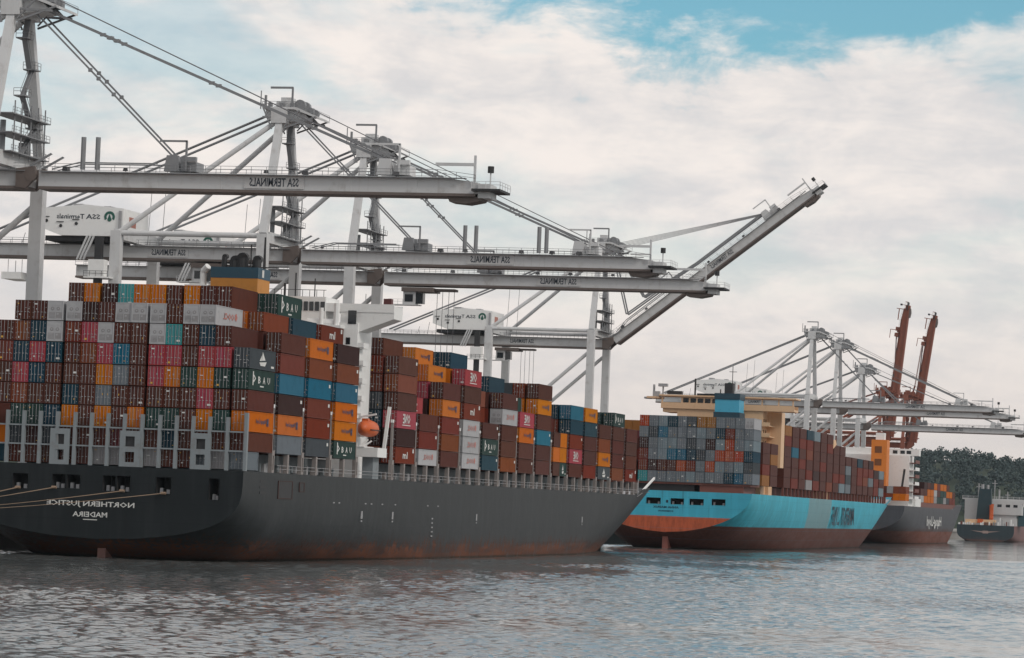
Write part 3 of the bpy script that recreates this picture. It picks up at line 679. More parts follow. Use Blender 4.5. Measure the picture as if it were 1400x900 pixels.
# ------------------------------------------------------------------ ship two: sky-blue hull
S2Y, S2C, S2B = 850.0, -159.2, 22.7
ship2 = empty('container_ship', (S2C, S2Y, 0)); tag(ship2, 'sky-blue container ship with cream deckhouse and red underwater paint', 'ship', 'container ships along the quay')
def bow2(z):
    k = min(1.15, max(0, z / 15)); return (1042 + 80 * k, 1168 + 32 * k, 2.0 + .6 * k, 1.2 + .8 * k)
sheer2 = lambda y: 0 if y < 1140 else 2.6 * min(1, (y - 1140) / 25)
holes2 = [(-164.1, -160.3, 11.5, 13.1), (-157.7, -154.2, 11.55, 13.1), (-152.7, -149.0, 11.55, 13.15), (-146.9, -143.3, 11.7, 13.3), (-170.5, -167, 11.5, 13.1), (-177, -173.5, 11.5, 13.1)]
half2 = hull('hull', ship2, (H2, H2O), S2Y, S2C, S2B, 15.0, [(0, 4.3), (5, 1.8), (9, -2), (30, -3.6), (55, -5), (80, -9), (110, -12)], 2.0, .55, bow2, sheer2, transom_holes=holes2)
m = MB(); m.prism([(-159.9, -2), (-158.5, -2), (-158.5, 4.3), (-159.9, 4.3)], 852, 859); m.build('rudder', paint('rudder_red', (.26, .09, .07), .6, .4), ship2)
NB = paint('lettering_dark_blue', (.012, .03, .05), .6, .05)
m = MB(); lettering(m, 'ANNA MAERSK', (-158.9, S2Y - .04, 10.75), 6.8, .62, 'Y'); m.box(-158.9, -158.3, S2Y - .05, S2Y - .03, 11.9, 12.6); m.build('ship_name', NB, ship2)
m = MB(); lettering(m, 'KOBENHAVN', (-158.9, S2Y - .04, 9.75), 3.9, .5, 'Y'); m.build('home_port', NB, ship2)
m = MB(); lettering(m, 'MAERSK', (S2C + S2B + .06, 1040.0, 10.2), 30, 5.6, 'X'); lettering(m, 'LINE', (S2C + S2B + .06, 1012.0, 10.2), 15, 5.6, 'X'); m.build('line_name', NB, ship2)
BRD = paint('red_brown_deck_steel', (.155, .055, .042), .6, .35)
m = MB(); m.box(-181, -137.2, 851.5, 866, 16.8, 17.3); m.box(-181, -152, 852.5, 866, 15.0, 16.8, 1); m.box(-150.5, -139, 851.8, 866, 15.0, 16.8); m.build('hatch_cover', [BRD, DARK], ship2)
m = MB(); m.box(-178, -141, 866, 884, 15.0, 17.2); m.build('hatch_coaming', BRD, ship2)
m = MB(); m.box(-178, -141, 906, 1135, 15.0, 17.2); m.build('hatch_coaming', BRD, ship2)
G2 = 'containers in the stern stack of the sky-blue ship'
T2 = {6: 'ysyykaayyysw', 5: 'usyywsykrsys', 4: 'dsyskwdesysw', 3: 'ssuukyeeenny', 2: 'bbeybesyskyy', 1: 'yswyysyyunys'}
T2 = {6: 'wyyyaakynsye', 5: 'yyrnysyyyuky', 4: 'syesdwkyssyd', 3: 'neeeyknuusyr', 2: 'ksyseyrebbdr', 1: 'yunyyysywyyt'}
Z2 = [0, 17.35 + 0, 20.22, 23.09, 25.96, 28.83, 31.7]
SL2 = {1: 'plate', 4: 'one', 6: 'one'}
for t, s in T2.items():
    for r, c in enumerate(s):
        lab = f"{CC[c][0]} container on sky-blue ship, stern stack, tier {NUM[t]}, row {NUM[r + 1]} inboard"
        container({'w': 'y'}.get(c, c) if r else c, -136.7 - r * 2.52, 851.2, Z2[t], 2.8, lab.replace('white', 'white'), G2, doors=True)
# superstructure of the blue ship
m = MB(); m.box(-164, -140.5, 889, 903, 15, 37.6); m.box(-139.7, -136.6, 897, 903, 22.6, 37.6); m.box(-140.6, -139.6, 896.8, 903.2, 15, 37.6); m.box(-168, -164, 889, 901, 36.6, 37.6); m.build('deckhouse', CREAM, ship2)
m = MB(); m.box(-168.5, -132.0, 888.5, 896, 37.6, 38.2); m.box(-168.5, -132.0, 888.5, 888.8, 38.2, 39.2); m.box(-168.5, -132, 895.8, 896, 38.2, 39.2); m.box(-169, -131.5, 888, 896.5, 40.9, 41.3); m.box(-172.5, -169, 888.5, 896, 40.2, 40.7); m.build('bridge_wing', CREAM, ship2)
m = MB(); m.box(-163, -148, 888.6, 902, 38.2, 40.9); m.build('wheelhouse', CREAM, ship2)
for x in np.arange(-162.4, -149, 2.0):
    m = MB(); m.box(x, x + 1.5, 888.5, 888.62, 39.3, 40.5); m.build('window', GLASS, ship2)
for x in (-168.4, -146, -141, -136.5, -132.6):
    m = MB(); m.box(x, x + .4, 888.6, 889, 39.2, 40.9); m.build('wing_post', CREAM, ship2)
for k in range(6):
    z = 19 + k * 2.9
    m = MB(); m.box(-141, -138.4, 888.2, 896.8, z, z + .25); m.box(-141, -138.4, 888.2, 888.4, z + .25, z + 1.1); m.build('balcony', CREAM, ship2)
    for y in (890, 893.5):
        m = MB(); m.box(-140.52, -140.44, y, y + 1.8, z + .9, z + 2.0); m.build('window', GLASS, ship2)
m = MB(); m.tube((-171, 891, 40.7), (-171, 891, 44.0), .3); m.cbox((-168.5, 891, 43.9), (2.4, 2, .8)); m.tube((-168.5, 891, 41.3), (-168.5, 891, 43.6), .22); m.cbox((-170.2, 890.5, 41.4), (1.8, 1.6, 1.5)); m.cbox((-172.6, 891, 40.3), (1.6, 3, .5)); m.build('wing_light', [STEEL], ship2)
m = MB(); m.cbox((-165, 890, 41.9), (4, 2, .9)); m.build('radar_scanner', DARK, ship2); m = MB(); m.tube((-160, 893, 41.3), (-160, 893, 46), .25); m.build('radar_mast', DARK, ship2); m = MB(); m.tube((-153, 893, 41.3), (-153, 893, 43.3), .15); m.build('aerial', DARK, ship2)
FLB = paint('funnel_light_blue', srgb(70, 160, 190), .5, .2)
m = MB(); m.box(-151.3, -144.8, 875, 883, 20, 40.0); m.build('funnel', FLB, ship2)
m = MB(); m.box(-151.5, -144.6, 874.8, 883.2, 40.0, 41.6); m.box(-151.6, -144.5, 874.7, 883.3, 34.4, 36.6); m.build('funnel_band', paint('funnel_navy', (.015, .05, .075)), ship2)
m = MB(); m.box(-149.2, -147.0, 877, 880, 41.6, 44.4); m.tube((-147.3, 878, 44.4), (-147.3, 878, 49), .1); m.beam((-148.2, 878, 47.5), (-146.2, 878, 47.5), .15, .15); m.build('exhaust_pipe', DARK, ship2)
# cargo crane-like king post amid the deck and bow bulwark mast
m = MB(); m.box(-141.0, -138.6, 995, 999, 15, 29); m.box(-142.2, -137.4, 992.5, 1001.5, 15, 18.6); m.beam((-139.8, 997, 27), (-137, 1006, 32.5), 1.6, 1.6); m.build('deck_crane', CREAM, ship2)
m = MB(); m.beam((-138.8, 996, 24.5), (-138.2, 1002, 29.0), 1.4, 1.8); m.build('deck_crane_jib', ORANGE, ship2)
m = MB(); m.tube((-156, 1192, 17), (-156, 1192, 27), .3); m.build('foremast', STEEL, ship2)
# posts and cargo along the sea side of the blue ship
Y2 = [867.2, 881.0] + [905 + 14.3 * i for i in range(16)]
pal = 'bbbbrrxdmbbbrbbbbk'
tops2 = [4, 4] + [6, 6, 6, 6, 6, 6, 6, 5, 5, 4, 4, 4, 4, 4, 3, 3]
for b, Y in enumerate(Y2):
    ht = tops2[b]
    for row in range(1 if b == 1 else 18):
        hb = half2(Y + 6, 15)
        if abs((-136.7 - row * 2.52 - 1.2) - S2C) > hb + .5: continue
        for t in range(1, ht + 1):
            if 0 < row < 17 and t < ht - 1 and row > 2: continue
            c = rnd.choice(pal)
            rv = rnd.random()
            if row == 0 and rv < .10: c = rnd.choice('ssylnau')
            if row == 0 and b >= 10 and rv < .30: c = rnd.choice('ysyknl')
            if b in (2, 3) and t == ht: c = 'a' if b == 2 else c
            x1 = -136.7 - row * 2.52
            sbox(x1 - 2.44, x1, Y, Y + 12.19, Z2[t], Z2[t] + 2.8, c)
for i in range(34):
    y = 906 + i * 7.15; m = MB(); x = S2C + half2(y, 15) - .5; m.box(x - .3, x + .3, y - .35, y + .35, 15, 17.3)
    if i % 2 == 0: m.box(x - .2, x + .15, y - .25, y + .25, 17.3, 26)
    m.build('lashing_post', BRD, ship2)
own(ship2, (S2C, S2Y, 0))

# ------------------------------------------------------------------ ship three: slate hull with orange funnel
S3Y, S3C, S3B = 1312.0, -166.0, 16.1
ship3 = empty('container_ship', (S3C, S3Y, 0)); tag(ship3, 'slate-grey container ship with white deckhouse and tall orange funnel', 'ship', 'container ships along the quay')
def bow3(z):
    k = min(1.15, max(0, z / 15)); return (1470 + 50 * k, 1555 + 22 * k, 2.0 + .7 * k, 1.2 + .8 * k)
half3 = hull('hull', ship3, (H3, H3), S3Y, S3C, S3B, 15.3, [(0, 5.0), (20, 2.5), (35, 0), (50, -2), (70, -6), (90, -11)], 2.4, .55, bow3, lambda y: 0 if y < 1500 else 2.2 * min(1, (y - 1500) / 20), recess_mat=DARK)
m = MB(); lettering(m, 'Hapag-Lloyd', (S3C + S3B + .06, 1424, 9.0), 58, 5.4, 'X'); m.build('line_name', LWHITE, ship3)
m = MB(); m.box(-181, -151, 1334, 1350, 15.3, 35.5); m.build('deckhouse', WHITE, ship3)
m = MB(); m.box(-184, -147.5, 1336, 1342, 35.5, 38.2); m.build('bridge', WHITE, ship3)
for x in (-155, -152.5, -158):
    m = MB(); m.box(x, x + 1.8, 1335.9, 1336.02, 36.2, 37.5); m.build('window', GLASS, ship3)
for k in range(6):
    m = MB(); m.box(-151, -148.4, 1334, 1348, 18 + k * 2.9, 18.3 + k * 2.9); m.box(-148.6, -148.4, 1334, 1348, 18.3 + k * 2.9, 19.3 + k * 2.9); m.build('balcony', BRD if k % 2 else WHITE, ship3)
m = MB(); m.box(-165, -158.8, 1322, 1331, 15.3, 41.2); m.build('funnel', paint('funnel_orange_tall', (.62, .18, .02), .5, .2), ship3)
for z in (31, 36):
    m = MB(); m.box(-163.5, -160.8, 1321.9, 1322.02, z, z + 2.6); m.build('funnel_louvre', paint('louvre_brown', (.16, .05, .01)), ship3)
m = MB(); m.box(-163.6, -160.2, 1324, 1329, 41.2, 44.0); m.build('exhaust_pipe', [WHITE], ship3)
m = MB(); m.beam((-153.2, 1330, 23), (-152.4, 1330, 30), .8, .8); m.build('free_fall_davit', DARK, ship3)
m = MB(); m.box(-151.5, -149.9, 1350, 1370, 15.3, 18.5); m.box(-180, -150.2, 1370, 1520, 15.3, 17.2, 1); m.build('deck_gear', [WHITE, BRD], ship3)
for i, (y, cols) in enumerate(((1318, 'ox'), (1372, 'wb'), (1385, 'obd'), (1398, 'oob'), (1411, 'ood'), (1424, 'lwo'), (1437, 'gbr'), (1450, 'ggo'), (1463, 'lgo'), (1476, 'kob'), (1489, 'ro'), (1502, 'rb'))):
    for row in range(11):
        for t, c in enumerate(cols):
            x1 = -150.3 - row * 2.52
            if abs(x1 - S3C) > half3(y + 6, 15): continue
            sbox(x1 - 2.44, x1, y, y + 12.19, 17.3 + 2.85 * t, 17.3 + 2.85 * t + 2.75, c if row < 2 else rnd.choice('borxgl'))
own(ship3, (S3C, S3Y, 0))

so_ = stuff.build('shipping_containers', [CM[k] for k in SK]); so_['kind'] = 'stuff'
so_['label'] = 'remaining stacked containers on the three ships'; so_['category'] = 'containers'

# ------------------------------------------------------------------ ship four: dark teal vessel beyond
S4Y, S4C, S4B = 1790.0, -161.0, 15.2
ship4 = empty('cargo_ship', (S4C, S4Y, 0)); tag(ship4, 'dark teal vessel with pale deckhouse and dark funnel lying below the wooded hill', 'ship')
def bow4(z): return (1900, 1950, 2.2, 1.6)
hull('hull', ship4, (H4R, H4), S4Y, S4C, S4B, 8.6, [(0, -.5), (30, -3), (60, -8)], 5.0, .5, bow4, lambda y: 0, zlow=-3)
m = MB(); m.add([(-169, S4Y - .06, 5.6), (-161, S4Y - .06, 4.4), (-153, S4Y - .06, 5.6), (-161, S4Y - .06, 5.2)], [(0, 1, 2, 3)]); m.cbox((-161, S4Y - .05, 4.9), (3, .03, 1.4)); m.build('stern_emblem', paint('emblem_pale', (.35, .25, .22)), ship4)
m = MB(); m.box(-173.5, -166, 1802, 1816, 8.6, 22.2); m.box(-160.5, -143, 1802, 1816, 14.5, 22.2); m.box(-159, -146, 1803, 1815, 8.6, 14.5); m.build('deckhouse', SIGNW, ship4)
m = MB(); m.box(-175, -141.5, 1803, 1810, 22.2, 23.0); m.box(-143.5, -141.5, 1802.5, 1808, 20.6, 22.2); railing(m, [(-175, 1803, 23.0), (-141.5, 1803, 23.0)], step=3, r=.09); m.build('bridge_wing', SIGNW, ship4)
m = MB(); m.prism([(-167, 8.6), (-158.6, 8.6), (-159.2, 28), (-165.5, 28)], 1797, 1803); m.build('funnel', paint('funnel_dark_teal', (.018, .04, .05)), ship4)
for x, y, z0, z1, r_, nm in ((-164, 1800, 28, 30.5, .8, 'exhaust_pipe'), (-161.2, 1800, 28, 30.2, .7, 'exhaust_pipe'), (-158, 1805, 23, 33, .25, 'mast'), (-155.5, 1805, 23, 28, .5, 'ventilator'), (-166.5, 1805, 23, 31, .3, 'mast'), (-151, 1805, 23, 27, .3, 'mast')):
    m = MB(); m.tube((x, y, z0), (x, y, z1), r_)
    if nm == 'mast': m.beam((x - 1.4, y, z1 - 1.8), (x + 1.4, y, z1 - 1.8), .3, .4)
    m.build(nm, STEEL, ship4)
m = MB(); m.box(-172, -156, 1792, 1797, 8.6, 11.6); m.box(-159.4, -157.6, 1793, 1797, 11.6, 19.5, 1); m.beam((-158.5, 1793, 12), (-157.8, 1793, 20), 1.3, 1.3, 1); m.cbox((-164, 1792, 10.8), (3, 1, 2), 1); m.build('aft_deckhouse', [CREAM, ORANGE], ship4)
for i in range(26):
    m = MB(); x = -175.5 + i * 1.15; h = rnd.uniform(1.0, 4.5) if i > 16 else rnd.uniform(.6, 2.2); m.box(x, x + rnd.uniform(.4, 1.0), 1790.6, 1792, 8.6, 8.6 + h); m.build('deck_fitting', rnd.choice((WHITE, STEEL, BRD)), ship4)
m = MB(); m.box(-145.5, -140, 1812, 1830, 8.6, 19); m.build('crane_house', paint('teal_house', (.04, .09, .11)), ship4)
for x in (-156, -151.5, -147.5):
    m = MB(); m.box(x, x + 2.2, 1801.9, 1802.02, 18.6, 20); m.build('window', GLASS, ship4)
own(ship4, (S4C, S4Y, 0))

# ------------------------------------------------------------------ gantry cranes
_f = MB(); _f.prism([(-.55, -.3), (.55, -.3), (.4, .32), (-.4, .32)], -.35, .35); _f.box(-.08, .08, -.08, .08, -.45, -.3); FLOOD = _f.mesh('flood_light', [paint('lamp_housing', (.075, .075, .08), .6, .3)])
def sts_crane(Y, label, Hg=58.0, Ha=86.0, angle=0.0, trolley=None, backload=False, mat=CRANE, rod=STAY, masts=(), sign=True, detail=True, X=-199.5, blen=75.0, house=True, bd=1.25):
    c = empty('gantry_crane', (X, Y, 0)); tag(c, label, 'crane', 'ship-to-shore gantry cranes on the quay')
    U = 11.2
    # legs and sills
    for q in (0, -30.5):
        for u in (-U, U):
            m = MB(); m.box(q - 1.05, q + 1.05, u - .95, u + .95, 8.5, Hg + 3.4); m.build('leg', mat, c)
        m = MB(); m.box(q - .9, q + .9, -U - 3, U + 3, 6.6, 8.5); m.build('sill_beam', mat, c)
        for u in (-U, U):
            m = MB(); m.box(q - .8, q + .8, u - 4.5, u + 4.5, 4.9, 6.6)
            for k in range(6): m.tube((q - .5, u - 3.8 + k * 1.5, 4.95), (q + .5, u - 3.8 + k * 1.5, 4.95), .45, 10, 1)
            m.build('bogie', [mat, DARK], c)
        m = MB(); m.box(q - 1.0, q + 1.0, -U + .95, U - .95, Hg + 1.7, Hg + 3.9); m.build('cross_beam', mat, c)
    for u in (-U, U):
        m = MB(); m.box(-29.4, -1.06, u - .7, u + .7, 20.5, 22.7); m.build('portal_beam', mat, c)
        m = MB(); m.tube((-1.0, u, Hg - 3.5), (-29.6, u, Hg - 29), .52, 12); m.build('lower_brace', mat, c)
        m = MB(); m.tube((-1.0, u, Hg + 3.0), (-29.5, u, Hg + 3.0), .55, 12); m.build('tie_pipe', mat, c)
        m = MB(); m.tube((-1.2, u * .32, Ha - 2.0), (-30.0, u, Hg + 3.2), .52, 12); m.build('upper_brace', mat, c)
        # A-frame
        m = MB(); m.beam((0, u, Hg + 3.4), (0, u * .30, Ha - 1.0), 1.6, 1.35, 0, 1.4, 1.25); m.build('mast_leg', mat, c)
        s = 1 if u > 0 else -1
        for k in (0, .75):
            m = MB(); m.tube((-3.0, s * (2.2 + k * .5), Ha - .3), (-63.0, s * (2.4 + k * .5), Hg + 2.4), .17 + (.09 if k == 0 else 0), 6); m.build('back_stay', rod, c)
    # mast head
    m = MB(); m.box(-1.6, 1.6, -4.6, 4.6, Ha - 2.0, Ha + 1.0); m.prism([(-3.6, Ha + .9), (-3.6, Ha + 1.25), (3.4, Ha + 1.25), (8.0, Ha - .6), (8.0, Ha - 1.0), (3.0, Ha + .8)], -4.2, 4.2)
    m.prism([(1.5, Ha - 1.6), (6.0, Ha - 1.0), (4.0, Ha + .9), (1.5, Ha + .9)], -3.0, 3.0); m.prism([(-1.5, Ha - 1.6), (-3.4, Ha - .6), (-3.2, Ha + .9), (-1.5, Ha + .9)], -3.0, 3.0)
    m.box(-1.2, 2.6, -2.6, 2.6, Ha + 1.25, Ha + 2.6); m.box(-.6, 1.6, -1.5, 1.5, Ha + 2.6, Ha + 3.5)
    m.build('mast_head', mat, c)
    for y in (-4.4, 4.4):
        m = MB(); m.beam((-3.4, y, Ha + 1.1), (-1.4, y, Ha - 3.2), .25, .25); m.beam((7.6, y, Ha - .7), (1.2, y, Ha - 3.0), .3, .3); m.beam((4.2, y, Ha + .6), (1.2, y, Ha - 2.6), .22, .22)
        m.beam((-3.4, y, Ha - .8), (7.0, y, Ha - 1.4), .35, .35); m.build('mast_head_truss', rod, c)
    for x in (-2.6, -.2, 2.0, 4.4, 6.2):
        m = MB(); m.box(x, x + .7, -3.6, -2.7, Ha + (1.25 if x < 3 else .1), Ha + (2.2 if x < 3 else 1.1)); m.build('winch_box', rod, c)
    for y in (-1.75, 1.75):
        m = MB(); m.tube((3.6, y - .6, Ha + 1.9), (3.6, y + .6, Ha + 1.9), 1.1, 12); m.build('sheave', rod, c)
        m = MB(); m.tube((5.6, y - .6, Ha + .6), (5.6, y + .6, Ha + .6), .9, 12); m.build('sheave', rod, c)
    m = MB(); railing(m, [(-3.6, -4.2, Ha + 1.25), (3.4, -4.2, Ha + 1.25), (8, -4.2, Ha - .6)]); railing(m, [(-3.6, 4.2, Ha + 1.25), (3.4, 4.2, Ha + 1.25), (8, 4.2, Ha - .6)]); railing(m, [(-3.6, -4.2, Ha + 1.25), (-3.6, 4.2, Ha + 1.25)])
    m.beam((2.4, -3.5, Ha + 1.2), (2.4, -3.5, Ha + 5.2), .35, .35); m.beam((2.5, -3.5, Ha + 5.2), (-2.2, -3.5, Ha + 5.2), .4, .4); m.tube((-4.0, -4, Ha + .8), (-4.0, -4, Ha + 4.5), .12, 5); m.tube((-3.0, -4, Ha + 1.2), (-3.0, -4, Ha + 3.6), .28, 6)
    m.build('mast_head_rail', rod, c)
    # zigzag stair between the mast legs
    if detail:
        m = MB(); z = Hg + 4; k = 0
        while z < Ha - 5:
            f = (z - Hg) / (Ha - Hg); w = (U * (1 - f) + 3 * f) - 2.2; y0 = w * (.75 if k % 2 else .05) ; y1 = w * (.05 if k % 2 else .75)
            m.beam((0.8, y0, z), (0.8, y1, z + 4.6), .9, .22); m.beam((.4, y0, z + 1), (.4, y1, z + 5.6), .07, .07); m.beam((1.2, y0, z + 1), (1.2, y1, z + 5.6), .07, .07)
            m.box(-.2, 1.8, y1 - 1.3, y1 + 1.3, z + 4.6, z + 4.8); railing(m, [(-.2, y1 - 1.3, z + 4.8), (1.8, y1 - 1.3, z + 4.8), (1.8, y1 + 1.3, z + 4.8)], step=1.2, r=.05)
            z += 4.6; k += 1
        m.build('stair', rod, c)
        m = MB()
        for zz in range(int(Hg) + 4, int(Hg) + 13, 3):
            m.box(-1.5, 2.4, -U * .65, U * .8, zz, zz + .18); railing(m, [(2.4, -U * .65, zz), (2.4, U * .8, zz)], step=1.6)
        for y in (-5, -2, 2, 5, 8): m.tube((1.8, y, Hg + 3), (1.8, y, Hg + 12), .12, 5)
        m.tube((-.5, -4, Hg + 3), (-.5, -4, Hg + 9), .5, 8); m.cbox((.5, 3, Hg + 5), (1.6, 1.2, 2.2)); m.build('service_platform', rod, c)
    # fixed girder
    m = MB(); m.prism([(3.2, Hg - 1.25), (3.2, Hg + 1.25), (-66, Hg + 1.25), (-66, Hg - 1.25)], -2.0, 2.0); m.build('girder', mat, c)
    m = MB(); m.box(-66, 3.2, -2.5, 2.5, Hg - 1.7, Hg - 1.253); m.build('runway', CRANE_D if mat is CRANE else mat, c)
    m = MB(); railing(m, [(-66, -2.6, Hg + 1.25), (3, -2.6, Hg + 1.25)]); railing(m, [(-66, 2.6, Hg + 1.25), (3, 2.6, Hg + 1.25)]); m.box(-66, 3, -2.9, -2.02, Hg + 1.1, Hg + 1.22); m.build('walkway', rod, c)
    if sign:
        m = MB(); m.box(-27, -18.5, -2.12, -2.02, Hg - 1.0, Hg + 1.0); m.build('name_board', SIGNW, c)
        m = MB(); lettering(m, 'SSA TERMINALS', (-22.7, -2.16, Hg), 7.2, 1.25, 'Y'); m.build('lettering', INK, c)
    # hinge
    for y in (-2.3, 2.3):
        m = MB(); m.tube((4.0, y - .42, Hg + .4), (4.0, y + .42, Hg + .4), .9, 14); m.prism([(1.5, Hg + 1.5), (4.6, Hg + 1.9), (4.9, Hg + .2), (3.2, Hg - 1.6), (1.5, Hg - 1.4)], y - .35, y + .35)
        m.build('hinge', CRANE_D if mat is CRANE else mat, c)
    m = MB(); m.prism([(3.6, Hg + 2.0), (7.2, Hg + 4.0), (7.5, Hg + 3.8), (4.0, Hg + 1.8)], -2.7, -2.5); m.prism([(3.6, Hg + 2.0), (7.2, Hg + 4.0), (7.5, Hg + 3.8), (4.0, Hg + 1.8)], 2.5, 2.7); m.build('hinge_guard', rod, c)
    # boom, folded about the hinge
    L = blen; bo = MB()
    bo.prism([(1.6, -bd), (1.6, bd), (L * .89, bd * (1 if bd < 2 else .7)), (L * .975, .4 * bd), (L * .975, -bd * (1 if bd < 2 else .7))], -2.0, 2.0)
    b = bo.build('boom', mat, c); b.location = (3.5, 0, Hg); b.rotation_euler = (0, -angle, 0)
    m = MB(); m.box(1.8, L * .97, -2.5, 2.5, -1.7, -1.253); m.build('runway', CRANE_D if mat is CRANE else mat, b)
    m = MB(); railing(m, [(2, -2.6, 1.25), (L * .89, -2.6, 1.25), (L * .97, -2.6, .5)]); railing(m, [(2, 2.6, 1.25), (L * .89, 2.6, 1.25)]); m.box(2, L * .95, -2.9, -2.02, 1.0, 1.12)
    m.tube((8, -1.2, 2.7), (L * .28, -1.2, 2.7), .11, 5); m.tube((8, 1.2, 2.7), (L * .28, 1.2, 2.7), .11, 5); m.tube((3.5, -1.2, 1.6), (8, -1.2, 2.7), .11, 5); m.tube((3.5, 1.2, 1.6), (8, 1.2, 2.7), .11, 5)
    m.build('boom_walkway', rod, b)
    xx = 6.0
    while xx < L * .86:
        o_ = link('flood_light', FLOOD, b, (xx, -2.4 + rnd.random() * .8, 1.62)); k_ = rnd.uniform(.6, 1.1); o_.scale = (k_, k_, k_); o_.rotation_euler = (0, 0, rnd.uniform(-.5, .5)); xx += rnd.uniform(5.0, 15)
    for fr, nm in ((.315, 'inner'), (.775, 'outer')):
        m = MB(); x = L * fr
        for y in (-1.5, 1.5): m.prism([(x - 1.3, 1.5), (x + 1.3, 1.5), (x + .9, 4.0), (x - .9, 4.0)], y - .5, y + .5)
        m.box(x + 1.4, x + 4.0, -1.8, 1.8, 1.5, 3.0); m.beam((x + 2.4, -2.2, 1.5), (x + 2.4, -2.2, 6.2), .3, .3); m.beam((x + 2.5, -2.2, 6.2), (x - 2.0, -2.2, 6.2), .3, .3)
        m.cbox((x + 3.0, -1.9, 3.4), (2.0, .8, .7)); m.build('stay_bracket', rod if fr < .5 else mat, b)
    if masts:
        for fr in masts:
            m = MB(); m.tube((L * fr, -2.3, 1.5), (L * fr, -2.3, 6.6), .42, 8); m.build('folded_stay_post', rod, b)
    if sign:
        m = MB(); m.box(L * .475, L * .605, -2.14, -2.02, -1.0, 1.0); m.build('name_board', SIGNW, b)
        m = MB(); lettering(m, 'SSA TERMINALS', (L * .54, -2.17, 0), 8.0, 1.35, 'Y'); m.build('lettering', INK, b)
    for i in range(1, 7):
        m = MB(); x = L * .14 * i; m.box(x - .45, x + .45, -2.05, -2.0, -1.2, 1.2); m.build('splice_plate', mat, b)
    # boom tip
    m = MB(); m.box(L * .965, L * 1.025, -3.4, 3.4, -.9, -.55, 1); m.box(L * .975, L, -2.2, 2.2, -1.9, .3); railing(m, [(L * .965, -3.4, -.55), (L * 1.025, -3.4, -.55), (L * 1.025, 3.4, -.55)], step=1.6)
    m.beam((L * .968, -2.4, .3), (L * .968, -2.4, 4.6), .35, .35); m.beam((L * .968, -2.4, 3.2), (L * .885, -2.4, 3.2), .45, .45); m.tube((L * 1.0, -2, -.5), (L * 1.0, -2, 2.2), .12, 5); m.tube((L * 1.0, -2, 2.0), (L * 1.0, -2, 3.0), .5, 8, 1)
    m.build('tip_platform', [mat, DARK], b)
    m = MB(); m.prism([(L * .91, -1.72), (L * .985, -1.72), (L * .98, -2.3), (L * .95, -2.75), (L * .915, -2.5)], -1.9, 1.9); m.build('tip_buffer', CRANE_D, b)
    # forestays
    ca, sa = math.cos(angle), math.sin(angle)
    def onboom(x, y, z): return (3.5 + x * ca - z * sa, y, Hg + x * sa + z * ca)
    if angle < .1:
        for s in (-1, 1):
            m = MB(); pa = Vector((4.4, s * 1.9, Ha - .6)); pb = Vector(onboom(L * .775, s * 1.5, 3.8)); m.beam(pa, pb, .2, .42)
            for k in (.18, .2, .22, .5, .78): q = pa.lerp(pb, k); m.cbox(q, (.9, .4, .5))
            m.build('outer_stay', rod, c)
            m = MB(); pa = Vector((3.4, s * 2.2, Ha - 1.4)); pb = Vector(onboom(L * .315, s * 1.5, 3.8)); m.beam(pa, pb, .18, .28)
            for k in (.40, .46, .57): q = pa.lerp(pb, k); m.cbox(q, (.6, .35, .6))
            m.build('inner_stay', rod, c)
        m = MB()
        for s in (-.9, -.3, .3, .9): m.tube((5.6, s * 1.6, Ha + 1.3), onboom(L * .775 + 2, s * 1.6, 3.2), .07, 4)
        m.build('boom_hoist_rope', ROPE, c)
    else:
        m = MB()
        for s in (-1.5, -.9, -.3, .3, .9, 1.5): m.tube((5.6, s * 1.3, Ha + .6 - s * .45), onboom(L * .775, s * 1.3, 3.2), .075, 4)
        m.build('boom_hoist_rope', STEEL, c)
        if detail:
          for s in (-1, 1):
            m = MB(); pa = Vector((4.4, s * 1.9, Ha - .8)); mid = Vector(onboom(16, s * 1.6, 5.0)) if angle < 1.2 else Vector(onboom(L * .4, s * 1.6, 4)); pb = Vector(onboom(L * .775, s * 1.6, 3.6)); m.beam(pa, mid, .22, .5); q = Vector(onboom(L * .45, s * 1.6, 3.6)); m.beam(mid, q, .22, .5); m.beam(q, pb, .22, .5); m.build('outer_stay', rod, c)
            m = MB(); pa = Vector((3.4, s * 2.2, Ha - 1.4)); mid = Vector(onboom(9, s * 1.6, 4.0)); pb = Vector(onboom(L * .315, s * 1.6, 3.6)); m.beam(pa, mid, .2, .4); m.beam(mid, pb, .2, .4); m.build('inner_stay', rod, c)
    # machinery house
    if house:
        h = MB(); z0, z1 = Hg + 2.6, Hg + 8.2; poly = [(-48.5, z0 + 1.6), (-48.5, z1 - .2), (-39, z1 + .7), (-30.7, z1), (-30.7, z0), (-44, z0)]
        h.prism(poly, -7.5, 7.5); ho = h.build('machinery_house', mat if mat is not CRANE else WHITE, c)
        m = MB(); m.box(-47.5, -34, -6.5, 6.5, Hg + 1.6, z0 - .02); m.build('house_frame', DARK, c)
        if sign:
            m = MB(); lettering(m, 'SSA', (-37.1, -7.54, z1 - 1.75), 3.0, 1.0, 'Y'); lettering(m, 'Terminals', (-41.9, -7.54, z1 - 1.75), 5.9, 1.0, 'Y'); m.build('lettering', INK, ho)
            m = MB(); n = 24; ring = []
            for rr in (1.15, .62):
                for i in range(n + 1):
                    a = R(-35) + R(250) * i / n; ring.append((-33.6 + rr * math.cos(a), -7.55, z1 - 1.75 + rr * math.sin(a)))
            m.add(ring, [(i, i + 1, n + 2 + i, n + 1 + i) for i in range(n)])
            dr = [(-33.6 + .5 * math.cos(R(200 + 140 * i / 10)), -7.55, z1 - 2.1 + .6 * math.sin(R(200 + 140 * i / 10))) for i in range(11)] + [(-33.6, -7.55, z1 - 1.1)]
            m.add(dr, [tuple(range(12))]); m.build('emblem', GREEN, ho)
